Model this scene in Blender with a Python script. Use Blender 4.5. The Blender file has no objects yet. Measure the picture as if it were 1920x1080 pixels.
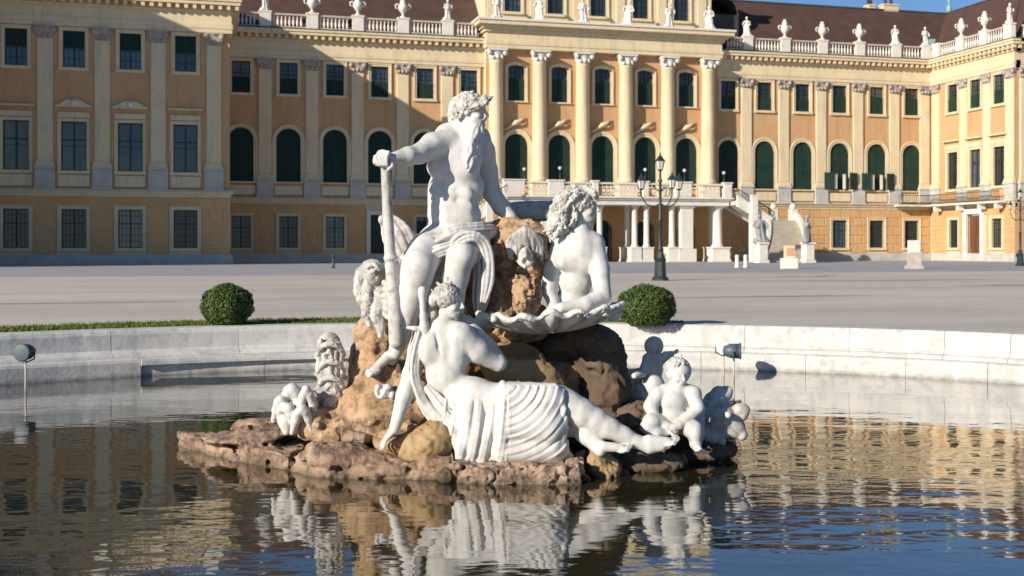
import bpy, math, random
import numpy as np
from mathutils import Vector, Matrix
random.seed(7)
R = math.radians
scene = bpy.context.scene
COL = scene.collection
# ---------------------------------------------------------------- camera, sky, sun, exposure
F_PX, EYE, HOR = 2158.0, 1.53, 466.0
TH = math.atan(581 / 2158); ST, CT = math.sin(TH), math.cos(TH)
cam_d = bpy.data.cameras.new('camera')
cam = bpy.data.objects.new('camera', cam_d); COL.objects.link(cam)
cam.location = (0, 0, EYE); cam.rotation_euler = (R(90), 0, -TH)
cam_d.sensor_width = 36; cam_d.lens = F_PX / 1920 * 36; cam_d.shift_y = -(540 - HOR) / 1920
cam_d.clip_start = 0.1; cam_d.clip_end = 3000
cam_d.dof.use_dof = True; cam_d.dof.focus_distance = 12.6; cam_d.dof.aperture_fstop = 2.6
scene.camera = cam
SUN_AZ, SUN_EL = R(62.5), R(20.7)       # light travels towards +X (60 deg from +Y)
wd = bpy.data.worlds.new('World'); scene.world = wd; wd.use_nodes = True
nt = wd.node_tree; nt.nodes.clear()
sky = nt.nodes.new('ShaderNodeTexSky'); sky.sky_type = 'NISHITA'; sky.sun_disc = False
sky.sun_elevation = SUN_EL; sky.sun_rotation = SUN_AZ + math.pi
sky.air_density = 0.85; sky.dust_density = 0.0; sky.ozone_density = 5.0; sky.altitude = 300
bg = nt.nodes.new('ShaderNodeBackground'); bg.inputs[1].default_value = 0.078
wo = nt.nodes.new('ShaderNodeOutputWorld')
nt.links.new(sky.outputs[0], bg.inputs[0]); nt.links.new(bg.outputs[0], wo.inputs[0])
sl = bpy.data.lights.new('sun', 'SUN'); sl.energy = 5.0; sl.angle = R(0.53); sl.color = (1.0, 0.90, 0.76)
so = bpy.data.objects.new('sun', sl); COL.objects.link(so)
sd = Vector((math.sin(SUN_AZ) * math.cos(SUN_EL), math.cos(SUN_AZ) * math.cos(SUN_EL), -math.sin(SUN_EL)))
so.rotation_euler = sd.to_track_quat('-Z', 'Y').to_euler(); so.location = (-60, -40, 60)
vs = scene.view_settings; vs.view_transform = 'Standard'; vs.look = 'None'; vs.gamma = 1; vs.exposure = 0.4
vs.use_curve_mapping = False
try:
    scene.cycles.max_bounces = 7; scene.cycles.glossy_bounces = 3; scene.cycles.use_denoising = True
except Exception: pass
# ---------------------------------------------------------------- materials
def lin(r, g, b): return (r, g, b, 1)
def M(name, c1, c2=None, scale=1.0, rough=0.8, c3=None, s3=8.0, f3=0.5, bump=0.0, bscale=20.0, bdist=0.02, spec=0.3,
      metal=0.0, stretch=None, detail=6, sharp=(0.35, 0.65), c3r=(0.55, 0.7), world=False, wet=None, streak=None):
    m = bpy.data.materials.new(name); m.use_nodes = True
    n, l = m.node_tree.nodes, m.node_tree.links
    b = n['Principled BSDF']; b.inputs['Roughness'].default_value = rough; b.inputs['Metallic'].default_value = metal
    b.inputs['Specular IOR Level'].default_value = spec
    if world:
        g = n.new('ShaderNodeNewGeometry'); src = g.outputs['Position']
    else:
        tc = n.new('ShaderNodeTexCoord'); src = tc.outputs['Object']
    if stretch:
        mp = n.new('ShaderNodeMapping'); mp.inputs['Scale'].default_value = stretch
        l.new(src, mp.inputs[0]); src = mp.outputs[0]
    col = None
    def noise(sc, det=detail, rg=0.6):
        t = n.new('ShaderNodeTexNoise'); t.inputs['Scale'].default_value = sc; t.inputs['Detail'].default_value = det
        t.inputs['Roughness'].default_value = rg; l.new(src, t.inputs['Vector']); return t.outputs[0]
    def ramp(v, a, bb):
        r = n.new('ShaderNodeMapRange'); r.inputs[1].default_value = a; r.inputs[2].default_value = bb; l.new(v, r.inputs[0]); return r.outputs[0]
    def mix(f, x, y, blend='MIX'):
        k = n.new('ShaderNodeMix'); k.data_type = 'RGBA'; k.blend_type = blend
        if hasattr(f, 'links'): l.new(f, k.inputs[0])
        else: k.inputs[0].default_value = f
        for i, v in ((6, x), (7, y)):
            if hasattr(v, 'links'): l.new(v, k.inputs[i])
            else: k.inputs[i].default_value = v
        return k.outputs[2]
    if c2 is None: b.inputs['Base Color'].default_value = lin(*c1)
    else:
        col = mix(ramp(noise(scale), *sharp), lin(*c1), lin(*c2))
        if c3 is not None:
            mm = n.new('ShaderNodeMath'); mm.operation = 'MULTIPLY'; mm.inputs[1].default_value = f3
            l.new(ramp(noise(s3, 8), *c3r), mm.inputs[0])
            col = mix(mm.outputs[0], col, lin(*c3))
        if streak:          # rain streaks and soot running down the stone
            gg = n.new('ShaderNodeNewGeometry'); mp = n.new('ShaderNodeMapping'); mp.inputs['Scale'].default_value = (streak[0], streak[0], streak[0] * .12); l.new(gg.outputs['Position'], mp.inputs[0])
            t = n.new('ShaderNodeTexNoise'); t.inputs['Scale'].default_value = 1; t.inputs['Detail'].default_value = 5; l.new(mp.outputs[0], t.inputs['Vector'])
            mm = n.new('ShaderNodeMath'); mm.operation = 'MULTIPLY'; mm.inputs[1].default_value = streak[1]; l.new(ramp(t.outputs[0], .52, .68), mm.inputs[0]); col = mix(mm.outputs[0], col, lin(*streak[2]))
        if wet is not None:     # damp, algae-dark band just above the water
            gg = n.new('ShaderNodeNewGeometry'); sx = n.new('ShaderNodeSeparateXYZ'); l.new(gg.outputs['Position'], sx.inputs[0]); ad = n.new('ShaderNodeMath'); ad.operation = 'MULTIPLY_ADD'; ad.inputs[1].default_value = .16; l.new(noise(7), ad.inputs[0]); l.new(sx.outputs[2], ad.inputs[2])
            wf = ramp(ad.outputs[0], wet + .17, wet + .06); col = mix(wf, col, mix(.62, col, lin(.035, .035, .015)))
            rr = n.new('ShaderNodeMapRange'); rr.inputs[3].default_value = rough; rr.inputs[4].default_value = .3; l.new(wf, rr.inputs[0]); l.new(rr.outputs[0], b.inputs['Roughness'])
        l.new(col, b.inputs['Base Color'])
    if bump:
        bp = n.new('ShaderNodeBump'); bp.inputs['Strength'].default_value = bump; bp.inputs['Distance'].default_value = bdist
        l.new(noise(bscale, 8, 0.65), bp.inputs['Height']); l.new(bp.outputs[0], b.inputs['Normal'])
    return m
MAT = dict(
    ochre=M('ochre_plaster', (.51, .305, .155), (.56, .345, .18), .35, .9, (.42, .24, .11), 1.7, .35, .25, 6, .02, world=True, streak=(1.6, .35, (.33, .20, .10))),
    cream=M('cream_plaster', (.63, .52, .34), (.69, .575, .385), .4, .88, (.48, .41, .30), 2.2, .4, .2, 6, .02, world=True, streak=(2.0, .4, (.40, .34, .25))),
    ashlar=M('ashlar_plaster', (.52, .30, .13), (.60, .37, .165), .5, .9, (.44, .30, .16), 2.5, .5, .25, 6, .02, world=True),
    joint=M('joint_mortar', (.66, .53, .36), (.58, .46, .32), 1, .9, world=True),
    plinth=M('plinth_stone', (.40, .39, .36), (.52, .50, .45), .8, .85, (.28, .28, .27), 3, .5, .3, 8, .02, world=True),
    capital=M('capital_stone', (.34, .29, .26), (.46, .39, .33), 2, .85, (.15, .13, .13), 5, .7, .3, 10, .03, world=True),
    white=M('white_stone', (.74, .70, .62), (.66, .62, .55), 1.0, .7, (.5, .47, .42), 3, .5, .2, 12, .01, world=True),
    statue=M('roof_statue_stone', (.72, .69, .63), (.6, .57, .52), 2.0, .75, (.38, .36, .33), 4, .6, world=True),
    stepst=M('worn_step_stone', (.58, .53, .44), (.48, .43, .35), 1.5, .85, (.3, .27, .23), 4, .5, world=True),
    shadegrey=M('shade_grey_stone', (.22, .23, .25), (.34, .34, .35), 2.0, .8, (.12, .12, .13), 4, .6, world=True),  # shaded look of the stair figures put into their stone colour
    roof=M('brown_roof_tiles', (.072, .040, .034), (.10, .056, .046), .6, .75, (.05, .03, .03), 7, .5, .6, 9, .05, world=True),
    lead=M('dark_lead', (.045, .04, .045), (.075, .068, .07), 2, .6),
    rail=M('balustrade_stone', (.52, .46, .40), (.40, .35, .31), 2, .8, world=True),
    glass=M('window_glass', (.012, .02, .028), (.035, .05, .062), .7, .12, spec=.8, world=True),
    glass2=M('window_glass_reflecting', (.03, .05, .07), (.07, .095, .12), .9, .08, spec=.9, world=True),
    glassc=M('window_glass_curtained', (.10, .10, .09), (.05, .055, .055), .8, .2, spec=.6, world=True),
    glassd=M('dark_window_glass', (.012, .016, .02), (.03, .035, .04), .7, .14, spec=.6, world=True),
    shutter=M('green_shutter', (.012, .034, .026), (.022, .05, .036), .8, .5, world=True),
    bars=M('dark_green_joinery', (.018, .03, .028), (.03, .045, .04), 2, .5),
    barsw=M('pale_joinery', (.45, .45, .42), (.38, .38, .36), 2, .6),
    doorred=M('brown_red_door', (.12, .045, .025), (.17, .07, .04), 2, .5, stretch=(1, 1, .2)),
    copper=M('green_copper', (.16, .32, .27), (.22, .40, .34), 2, .7),
    iron=M('dark_iron', (.012, .022, .022), (.03, .045, .04), 5, .45, spec=.5),
    lglass=M('lantern_glass', (.55, .5, .45), (.62, .57, .5), 5, .3, spec=.6),
    gravel=M('courtyard_gravel', (.60, .545, .475), (.48, .43, .37), .22, .95, (.41, .365, .315), 1.6, .5, .6, 40, .02, stretch=(.3, 1, 1), world=True),
    paving=M('grey_road_paving', (.37, .37, .39), (.32, .32, .34), .3, .9, (.42, .41, .42), 2, .5, .2, 8, .01, world=True),
    wet=M('damp_gravel', (.34, .285, .245), (.40, .34, .30), .7, .95, world=True),
    grass=M('short_grass', (.085, .12, .02), (.12, .15, .03), 3, .9, (.06, .08, .02), 12, .5, world=True),
    leaf=M('box_leaf', (.035, .066, .012), (.07, .11, .022), 14, .6, (.11, .14, .03), 30, .4, spec=.3),
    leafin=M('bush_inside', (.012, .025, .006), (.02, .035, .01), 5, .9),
    bark=M('bush_bark', (.08, .06, .04), (.12, .09, .06), 9, .9),
    lampw=M('lamp_body_metal', (.05, .075, .095), (.09, .12, .14), 6, .5, spec=.4),
    lensd=M('dark_lens', (.02, .035, .05), (.04, .06, .08), 6, .55, spec=.3),
    lampl=M('lamp_lens', (.5, .56, .6), (.6, .65, .7), 6, .1, spec=.8),
    lamprim=M('lamp_white_rim', (.7, .7, .68), (.6, .6, .58), 6, .35),
)
# ---------------------------------------------------------------- object helpers
def link(o, parent=None):
    COL.objects.link(o)
    if parent is not None: o.parent = parent
    return o
def thing(name, label, cat, loc=(0, 0, 0), rz=0.0, group=None, kind=None):
    o = bpy.data.objects.new(name, None); o.empty_display_size = .3; COL.objects.link(o)
    o.location = loc; o.rotation_euler = (0, 0, rz)
    tag(o, label, cat, group, kind); return o
def tag(o, label=None, cat=None, group=None, kind=None):
    if label: o['label'] = label
    if cat: o['category'] = cat
    if group: o['group'] = group
    if kind: o['kind'] = kind
    return o
def ob(name, mesh, parent=None, loc=(0, 0, 0), rz=0.0, label=None, kind=None):
    o = bpy.data.objects.new(name, mesh); link(o, parent); o.location = loc; o.rotation_euler = (0, 0, rz)
    if label: o['label'] = label
    if kind: o['kind'] = kind
    return o
def copy_tree(o, parent=None):
    c = o.copy(); COL.objects.link(c); c.parent = parent
    for ch in list(o.children): copy_tree(ch, c)
    return c
class MB:
    def __init__(s): s.v = []; s.f = []; s.sm = []
    def add(s, vs, fs, smooth=False):
        b = len(s.v); s.v += [tuple(v) for v in vs]; s.f += [tuple(i + b for i in f) for f in fs]; s.sm += [smooth] * len(fs); return s
    def box(s, x0, x1, y0, y1, z0, z1, bev=0):
        if bev:
            # chamfered front (y0 side) box
            v = [(x0, y1, z0), (x1, y1, z0), (x1, y1, z1), (x0, y1, z1), (x0, y0 + bev, z0), (x1, y0 + bev, z0), (x1, y0 + bev, z1), (x0, y0 + bev, z1),
                 (x0 + bev, y0, z0 + bev), (x1 - bev, y0, z0 + bev), (x1 - bev, y0, z1 - bev), (x0 + bev, y0, z1 - bev)]
            f = [(8, 9, 10, 11), (4, 5, 9, 8), (5, 6, 10, 9), (6, 7, 11, 10), (7, 4, 8, 11), (0, 1, 5, 4), (1, 2, 6, 5), (2, 3, 7, 6), (3, 0, 4, 7)]
            return s.add(v, f)
        v = [(x, y, z) for z in (z0, z1) for y in (y0, y1) for x in (x0, x1)]
        return s.add(v, [(0, 1, 5, 4), (1, 3, 7, 5), (3, 2, 6, 7), (2, 0, 4, 6), (4, 5, 7, 6), (0, 2, 3, 1)])
    def quad(s, a, b, c, d): return s.add([a, b, c, d], [(0, 1, 2, 3)])
    def prism(s, poly, y0, y1):     # poly in (x,z)
        n = len(poly); v = [(x, y0, z) for x, z in poly] + [(x, y1, z) for x, z in poly]
        return s.add(v, [tuple(range(n)), tuple(range(2 * n - 1, n - 1, -1))] + [(i, i + n, (i + 1) % n + n, (i + 1) % n) for i in range(n)])
    def lathe(s, prof, c=(0, 0, 0), seg=16, smooth=True, a0=0, a1=2 * math.pi, axis='z'):
        full = abs(a1 - a0 - 2 * math.pi) < 1e-6; n = seg if full else seg + 1; v = []
        for r, z in prof:
            for i in range(n):
                a = a0 + (a1 - a0) * i / seg; p = (r * math.cos(a), r * math.sin(a), z)
                if axis == 'y': p = (p[0], -p[2], p[1])
                if axis == 'x': p = (p[2], p[0], p[1])
                v.append((p[0] + c[0], p[1] + c[1], p[2] + c[2]))
        f = []
        for j in range(len(prof) - 1):
            for i in range(seg if full else seg):
                k = (i + 1) % n if full else i + 1
                f.append((j * n + i, j * n + k, (j + 1) * n + k, (j + 1) * n + i))
        if full:
            if prof[0][0] > 1e-4: f.append(tuple(range(n - 1, -1, -1)))
            if prof[-1][0] > 1e-4: f.append(tuple((len(prof) - 1) * n + i for i in range(n)))
        return s.add(v, f, smooth)
    def tube(s, pts, rad, seg=8, smooth=True):
        pts = [Vector(p) for p in pts]; rad = rad if hasattr(rad, '__len__') else [rad] * len(pts); v = []; n = len(pts)
        for i, p in enumerate(pts):
            t = (pts[min(i + 1, n - 1)] - pts[max(i - 1, 0)]).normalized()
            u = t.orthogonal().normalized() if i == 0 else (u - t * u.dot(t)).normalized()
            w = t.cross(u)
            for k in range(seg):
                a = 2 * math.pi * k / seg; v.append(p + (u * math.cos(a) + w * math.sin(a)) * rad[i])
        f = [(i * seg + k, i * seg + (k + 1) % seg, (i + 1) * seg + (k + 1) % seg, (i + 1) * seg + k) for i in range(n - 1) for k in range(seg)]
        f += [tuple(range(seg - 1, -1, -1)), tuple((n - 1) * seg + k for k in range(seg))]
        return s.add(v, f, smooth)
    def mesh(s, name, mat):
        me = bpy.data.meshes.new(name); me.from_pydata(s.v, [], s.f); me.polygons.foreach_set('use_smooth', s.sm)
        me.materials.append(MAT[mat] if isinstance(mat, str) else mat); me.update(); return me
# ---------------------------------------------------------------- PALACE
YM, YB, XC = 128.6, 115.0, 90.24
PB = Vector((45.4, 127.0, 0))
palace = thing('palace', 'long ochre and cream baroque palace with green shutters and brown roof behind the courtyard', 'palace', PB)
def pp(name, mesh, loc, rz=0.0, parent=None, label=None, kind=None):
    if parent is None: return ob(name, mesh, palace, Vector(loc) - PB, rz, label, kind)
    return ob(name, mesh, parent, loc, rz, label, kind)
def fpos(fr, x, y=0.0, z=0.0):
    (ox, oy), rz = fr; return (ox + x * math.cos(rz) - y * math.sin(rz), oy + x * math.sin(rz) + y * math.cos(rz), z)
def wall_mesh(x0, x1, z0, z1, cols, mat, dep=.45):
    m = MB(); q = lambda a, b, c, d: m.quad((a, 0, c), (b, 0, c), (b, 0, d), (a, 0, d)); cur = x0
    for xc, ops in sorted(cols, key=lambda t: t[0]):
        ops = [o for o in sorted(ops, key=lambda o: o[1]) if o[1] >= z0 - .01 and o[2] <= z1 + .01]
        if not ops: continue
        W = max(o[0] for o in ops); q(cur, xc - W / 2, z0, z1); zz = z0
        for w, za, zb, arch in ops:
            l, r, L, Rr = xc - w / 2, xc + w / 2, xc - W / 2, xc + W / 2
            if za > zz: q(L, Rr, zz, za)
            if w < W: q(L, l, za, zb); q(r, Rr, za, zb)
            zs = zb - w / 2 * arch
            m.quad((l, 0, za), (l, dep, za), (l, dep, zs), (l, 0, zs)); m.quad((r, dep, za), (r, 0, za), (r, 0, zs), (r, dep, zs))
            m.quad((l, 0, za), (r, 0, za), (r, dep, za), (l, dep, za))
            if arch:
                N = 12; pt = [(xc - w / 2 * math.cos(math.pi * i / N), zs + w / 2 * arch * math.sin(math.pi * i / N)) for i in range(N + 1)]
                for (xa, a), (xb, b) in zip(pt, pt[1:]):
                    m.quad((xa, 0, a), (xb, 0, b), (xb, 0, zb + 1e-4), (xa, 0, zb + 1e-4)); m.quad((xa, 0, a), (xa, dep, a), (xb, dep, b), (xb, 0, b))
            else: m.quad((l, 0, zb), (l, dep, zb), (r, dep, zb), (r, 0, zb))
            zz = zb
        q(xc - W / 2, xc + W / 2, zz, z1); cur = xc + W / 2
    q(cur, x1, z0, z1); return m.mesh('wall', mat)
CACHE = {}
def window_set(kind, w, za, zb, arch, fw, lower, glass='glass', barm='bars', nx=2, nz=4, sill=True, shut_bottom=True):
    """surround mesh (the window itself) plus pane, glazing bars and shutter meshes, shared by alike windows"""
    key = (kind, w, za, zb, arch, fw, lower, glass, nx, nz, shut_bottom)
    if key in CACHE: return CACHE[key]
    h = zb - za; m = MB(); N = 14; zs = h - w / 2 * arch
    def outline(e):
        o = [(-w / 2 - e, -(e if not (sill and arch) else 0)), (-w / 2 - e, zs)]
        if arch: o = [(-w / 2 - e, 0)] + [(-(w / 2 + e) * math.cos(math.pi * i / N), zs + (w / 2 * arch + e) * math.sin(math.pi * i / N)) for i in range(N + 1)] + [(w / 2 + e, 0)]
        else: o = [(-w / 2 - e, 0), (-w / 2 - e, h + e), (w / 2 + e, h + e), (w / 2 + e, 0)]
        return o
    for e0, e1, d in ((0, fw * .62, .10), (fw * .62, fw, .17)):
        a, b = outline(e0), outline(e1)
        for i in range(len(a) - 1):
            (xa, za_), (xb, zb_), (xc_, zc), (xd, zd) = a[i], a[i + 1], b[i + 1], b[i]
            m.quad((xa, -d, za_), (xb, -d, zb_), (xc_, -d, zc), (xd, -d, zd)); m.quad((xd, -d, zd), (xc_, -d, zc), (xc_, .02, zc), (xd, .02, zd))
            m.quad((xb, -d, zb_), (xa, -d, za_), (xa, .1, za_), (xb, .1, zb_))
    if sill: m.box(-w / 2 - fw - .05, w / 2 + fw + .05, -.24, .1, -.3 if not arch else -.16, -.002)
    sur = m.mesh('window_surround', 'cream')
    pg = outline(0); P = MB(); P.add([(x, .30, z) for x, z in pg], [tuple(range(len(pg)))][:1]); pane = P.mesh('pane', glass)
    B = MB()
    B.box(-w / 2, -w / 2 + .09, .2, .29, 0, zs); B.box(w / 2 - .09, w / 2, .2, .29, 0, zs); B.box(-.07, .07, .18, .28, 0, h - .05); B.box(-w / 2 + .09, w / 2 - .09, .2, .29, 0, .1)
    top = h - .09 if not arch else zs
    B.box(-w / 2 + .09, w / 2 - .09, .2, .29, top, top + .09)
    B.box(-w / 2 + .09, w / 2 - .09, .195, .285, h * .62, h * .62 + .1)
    for i in range(1, nz):
        z = h * i / nz
        if abs(z - h * .62) > .2 and z < zs: B.box(-w / 2 + .09, w / 2 - .09, .23, .27, z, z + .045)
    for sx in (-1, 1):
        for k in range(1, nx):
            x = sx * w / 2 * k / nx; B.box(x - .02, x + .02, .231, .269, .1, min(zs, h - .1))
    bars = B.mesh('glazing_bars', barm)
    sh = None
    if lower > 0:
        S = MB(); z0, z1 = (0.03, h * lower) if shut_bottom else (h * (1 - lower), h - .03); n = max(6, int((z1 - z0) / .14))
        for i in range(n):
            a, b = z0 + (z1 - z0) * i / n, z0 + (z1 - z0) * (i + 1) / n
            zc = (a + b) / 2; xx = w / 2 - .03
            if arch and zc > zs: xx = max(.05, (w / 2 - .03) * math.sqrt(max(0, 1 - ((b - zs) / (w / 2 * arch)) ** 2)))
            for s0, s1 in ((-xx, -.03), (.03, xx)):
                S.quad((s0, .15, b), (s0, .10, a), (s1, .10, a), (s1, .15, b)); S.quad((s0, .10, a), (s0, .15, a), (s1, .15, a), (s1, .10, a))
        for x in (-w / 2 + .01, -.06, .005, w / 2 - .06): S.box(x, x + .05, .085, .16, z0, min(z1, zs))
        sh = S.mesh('shutter', 'shutter')
    CACHE[key] = (sur, pane, bars, sh); return CACHE[key]
def window(fr, x, ws, za, label=None, y=0.0):
    o = pp('window', ws[0], fpos(fr, x, y, za), fr[1], label=label)
    me = ws[1]; q = random.random(); v = 'glass2' if q < .25 else ('glassc' if q < .36 else None)
    if v and not (ws[3] and ws[3].get('full')):
        k = (me.name, v)
        if k not in CACHE: m2 = me.copy(); m2.materials.clear(); m2.materials.append(MAT[v]); CACHE[k] = m2
        me = CACHE[k]
    ob('pane', me, o); ob('glazing_bars', ws[2], o)
    if ws[3]: ob('shutter', ws[3], o)
    return o
def entablature(fr, x0, x1, zt=0.0, c0=0, c1=0, dent=True):
    """c0/c1: +1 outer corner (extend), -1 inner corner (shorten)"""
    for i, (a, b, d, mt) in enumerate(((22.35, 22.75, .22, 'cream'), (22.75, 23.2, .28, 'cream'), (23.2, 24.25, .16, 'cream'), (24.25, 24.5, .34, 'cream'), (24.95, 25.28, .98, 'cream'), (25.28, 25.5, 1.1, 'cream'), (25.5, 25.66, 1.02, 'lead'))):
        m = MB(); m.box(x0 - c0 * d, x1 + c1 * d, -d, .6, a + zt, b + zt); pp('cornice', m.mesh('cornice', mt), fpos(fr, 0), fr[1])
    m = MB(); m.box(x0 - c0 * .42, x1 + c1 * .42, -.42, .59, 24.5 + zt, 24.95 + zt); pp('cornice', m.mesh('cornice', 'ashlar'), fpos(fr, 0), fr[1])
    m = MB(); a, b = x0 - c0 * .8 + .15, x1 + c1 * .8 - .15; n = int((b - a) / .78)
    for i in range(n + 1):
        x = a + (b - a) * i / max(1, n); m.box(x - .17, x + .17, -.86, -.42, 24.52 + zt, 24.945 + zt)
    pp('dentils', m.mesh('dentils', 'cream'), fpos(fr, 0), fr[1], kind='stuff')
def cap_mesh(w):
    m = MB(); m.box(-w * .66, w * .66, -.46, .1, 1.0, 1.16); m.box(-w * .56, w * .56, -.38, .1, .86, 1.0)
    v = [(-w / 2, -.22, 0), (w / 2, -.22, 0), (w / 2, .1, 0), (-w / 2, .1, 0), (-w * .58, -.36, .86), (w * .58, -.36, .86), (w * .58, .1, .86), (-w * .58, .1, .86)]
    m.add(v, [(0, 1, 5, 4), (1, 2, 6, 5), (3, 0, 4, 7)])
    for sx in (-1, 1):
        m.lathe([(.0, -.16), (.12, -.14), (.15, -.1), (.26, -.08), (.26, .1), (.0, .12)], (sx * w * .52, -.36, .74), 10, axis='y')
        m.lathe([(0, .0), (.16, .05), (.2, .2), (.1, .36), (0, .4)], (sx * w * .3, -.28, .06), 7)
    m.lathe([(0, .0), (.18, .06), (.22, .25), (.12, .42), (0, .46)], (0, -.3, .02), 7)
    m.lathe([(0, .0), (.12, .04), (.15, .13), (0, .26)], (0, -.42, .88), 7)
    return m.mesh('capital', 'capital')
CAP = cap_mesh(1.4)
def pil_mesh():
    m = MB(); m.box(-.7, .7, -.2, .05, 9.75, 21.2, bev=.06); m.box(-.78, .78, -.3, .05, 9.45, 9.6); m.box(-.85, .85, -.36, .05, 9.2, 9.45)
    m.box(-.74, .74, -.25, .05, 9.6, 9.75); return m.mesh('pilaster', 'cream')
def ped_mesh(w=.9):
    m = MB(); m.box(-w, w, -.34, .05, 7.35, 9.0, bev=.04); m.box(-w - .05, w + .05, -.42, .05, 9.0, 9.2); m.box(-w - .04, w + .04, -.4, .05, 7.15, 7.35); return m.mesh('pedestal', 'plinth')
PIL, PED = pil_mesh(), ped_mesh()
def pilaster(fr, x, y=0.0):
    o = pp('pilaster', PIL, fpos(fr, x, y), fr[1]); ob('capital', CAP, o, (0, 0, 21.2)); ob('pedestal', PED, o)
def bands(fr, x0, x1, c0=0, c1=0):
    for a, b, d, mt in ((6.45, 6.75, .14, 'cream'), (6.75, 7.0, .3, 'cream'), (7.0, 7.15, .46, 'rail'), (0, .55, .30, 'plinth'), (.55, .95, .22, 'plinth')):
        m = MB(); m.box(x0 - c0 * d, x1 + c1 * d, -d, .3, a, b); pp('string_course' if a > 2 else 'base_course', m.mesh('band', mt), fpos(fr, 0), fr[1])
BLK = {}
def ashlar(fr, x0, x1, holes, zlo=.97, zhi=6.43, rows=5, L=1.45):
    h = (zhi - zlo) / rows
    for r in range(rows):
        a, b = zlo + r * h, zlo + (r + 1) * h; segs = [(x0, x1)]
        for hx0, hx1, hz0, hz1 in holes:
            if hz0 < b - .12 and hz1 > a + .12:
                segs = [s for (p, q) in segs for s in ((p, min(q, hx0)), (max(p, hx1), q)) if s[1] - s[0] > .12]
        for p, q in segs:
            n = max(1, round((q - p) / L)); cuts = [p + (q - p) * i / n for i in range(n + 1)]
            if r % 2 and n > 1 : cuts = [p] + [c - (q - p) / n / 2 for c in cuts[1:]] + [q]
            for c, d in zip(cuts, cuts[1:]):
                w = round(d - c - .10, 2)
                if w < .12: continue
                k = (w, round(h, 3))
                if k not in BLK:
                    m = MB(); m.box(-w / 2, w / 2, -.09, .0, .05, h - .05, bev=.03); BLK[k] = m.mesh('stone_block', 'ashlar')
                pp('stone_block', BLK[k], fpos(fr, (c + d) / 2, 0, a), fr[1])
def balustrade(fr, x0, x1, peds, z=25.66, y=-.35, c=0):
    m = MB(); m.box(x0, x1, y - .16, y + .16, z, z + .22); pp('balustrade_rail', m.mesh('rail', 'rail'), fpos(fr, 0), fr[1])
    m = MB(); m.box(x0, x1, y - .18, y + .18, z + 1.42, z + 1.62); pp('balustrade_rail', m.mesh('rail', 'rail'), fpos(fr, 0), fr[1])
    m = MB(); x = x0 + .2
    while x < x1:
        if all(abs(x - p) > .8 for p in peds): m.lathe([(.1, 0), (.07, .1), (.14, .4), (.13, .55), (.06, .85), (.07, 1.1), (.1, 1.2)], (x, y, z + .22), 6)
        x += .42
    pp('balusters', m.mesh('balusters', 'white'), fpos(fr, 0), fr[1], kind='stuff')
    for p in peds:
        m = MB(); m.box(-.62, .62, -.32, .32, 0, 1.62); m.box(-.7, .7, -.38, .38, 1.62, 1.8); pp('balustrade_pedestal', m.mesh('pedestal', 'white'), fpos(fr, p, y, z), fr[1])
def hood(fr, x, za, kind):
    m = MB(); m.box(-1.4, 1.4, -.235, 0, .36, .86); m.box(-1.62, 1.62, -.42, 0, 1.32, 1.5)
    if kind == 'arch':
        m.lathe([(1.0, -.42), (1.0, 0)], (0, 0, 1.2), 14, False, a0=.15, a1=math.pi - .15, axis='y')
        m.prism([(-1.5, 1.5)] + [(-1.15 * math.cos(math.pi * i / 10), 1.5 + .55 * math.sin(math.pi * i / 10)) for i in range(1, 10)] + [(1.5, 1.5)], -.4, 0)
    o = pp('window_hood', m.mesh('hood', 'cream'), fpos(fr, x, 0, za), fr[1])
    if kind == 'arch':
        m = MB(); m.lathe([(0, -.14), (.28, -.1), (.34, 0), (0, .02)], (0, -.42, 1.72), 10, axis='y'); ob('shell_ornament', m.mesh('shell_ornament', 'white'), o)
# windows kinds
W_UP = ('up', 1.95, 18.5, 21.95, 0, .34)
def upper(fr, x, z0=18.5, low=.5, g='glass', b='bars', sb=True):
    window(fr, x, window_set('up', 1.95, 18.5, 21.95, 0, .34, low, g, b, 2, 4, shut_bottom=sb), 18.5)
def archw(fr, x):
    window(fr, x, window_set('ar', 2.65, 8.85, 14.75, 1, .42, 1.0, 'glassd', 'bars', 1, 3), 8.85)
    m = CACHE.get('side')
    if m is None:
        k = MB(); k.box(-1.78, -1.75 + .0, -.05, 0, 7.2, 8.6)
        for sx in (-1, 1): k.box(min(sx * 1.755, sx * 1.84), max(sx * 1.755, sx * 1.84), -.06, 0, 8.9, 13.2)
        k.box(-1.55, 1.55, -.16, 0, 7.4, 8.45, bev=.05); m = CACHE['side'] = k.mesh('wall_panel', 'cream')
    pp('wall_panel', m, fpos(fr, x), fr[1])
def lowwin(fr, x, w=2.0, z0=1.62, z1=5.08, nx=2, nz=6):
    window(fr, x, window_set('lo', w, z0, z1, 0, .34, 0, 'glassd', 'bars', nx, nz), z0)
GH = lambda x, w: (x - w / 2 - .38, x + w / 2 + .38, 1.28, 5.42)
# --- main range, left section
FR = ((0, YM), 0.0)
xl = [4.09, 9.17, 14.25, 19.25, 24.4, 29.5]
pl = [6.63, 11.71, 16.75, 21.83, 26.95]
cols = [(x, [(1.95, 18.5, 21.95, 0), (2.65, 8.85, 14.75, 1)]) for x in xl]
gx = [x for x in xl if x < 26]
pp('wall', wall_mesh(0, 32, 7.0, 22.5, cols, 'ochre'), fpos(FR, 0), 0)
pp('wall', wall_mesh(0, 32, 0, 7.0, [(x, [(2.0, 1.62, 5.08, 0)]) for x in gx if abs(x - 19.25) > 1] + [(19.25, [(2.1, .9, 5.3, 0)])], 'joint'), fpos(FR, 0), 0)
for x in xl: upper(FR, x); archw(FR, x)
for x in gx:
    if abs(x - 19.25) > 1: lowwin(FR, x)
m = MB(); m.box(-1.05, 1.05, .3, .4, 0, 4.4); dr = m.mesh('door', 'bars')
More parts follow.
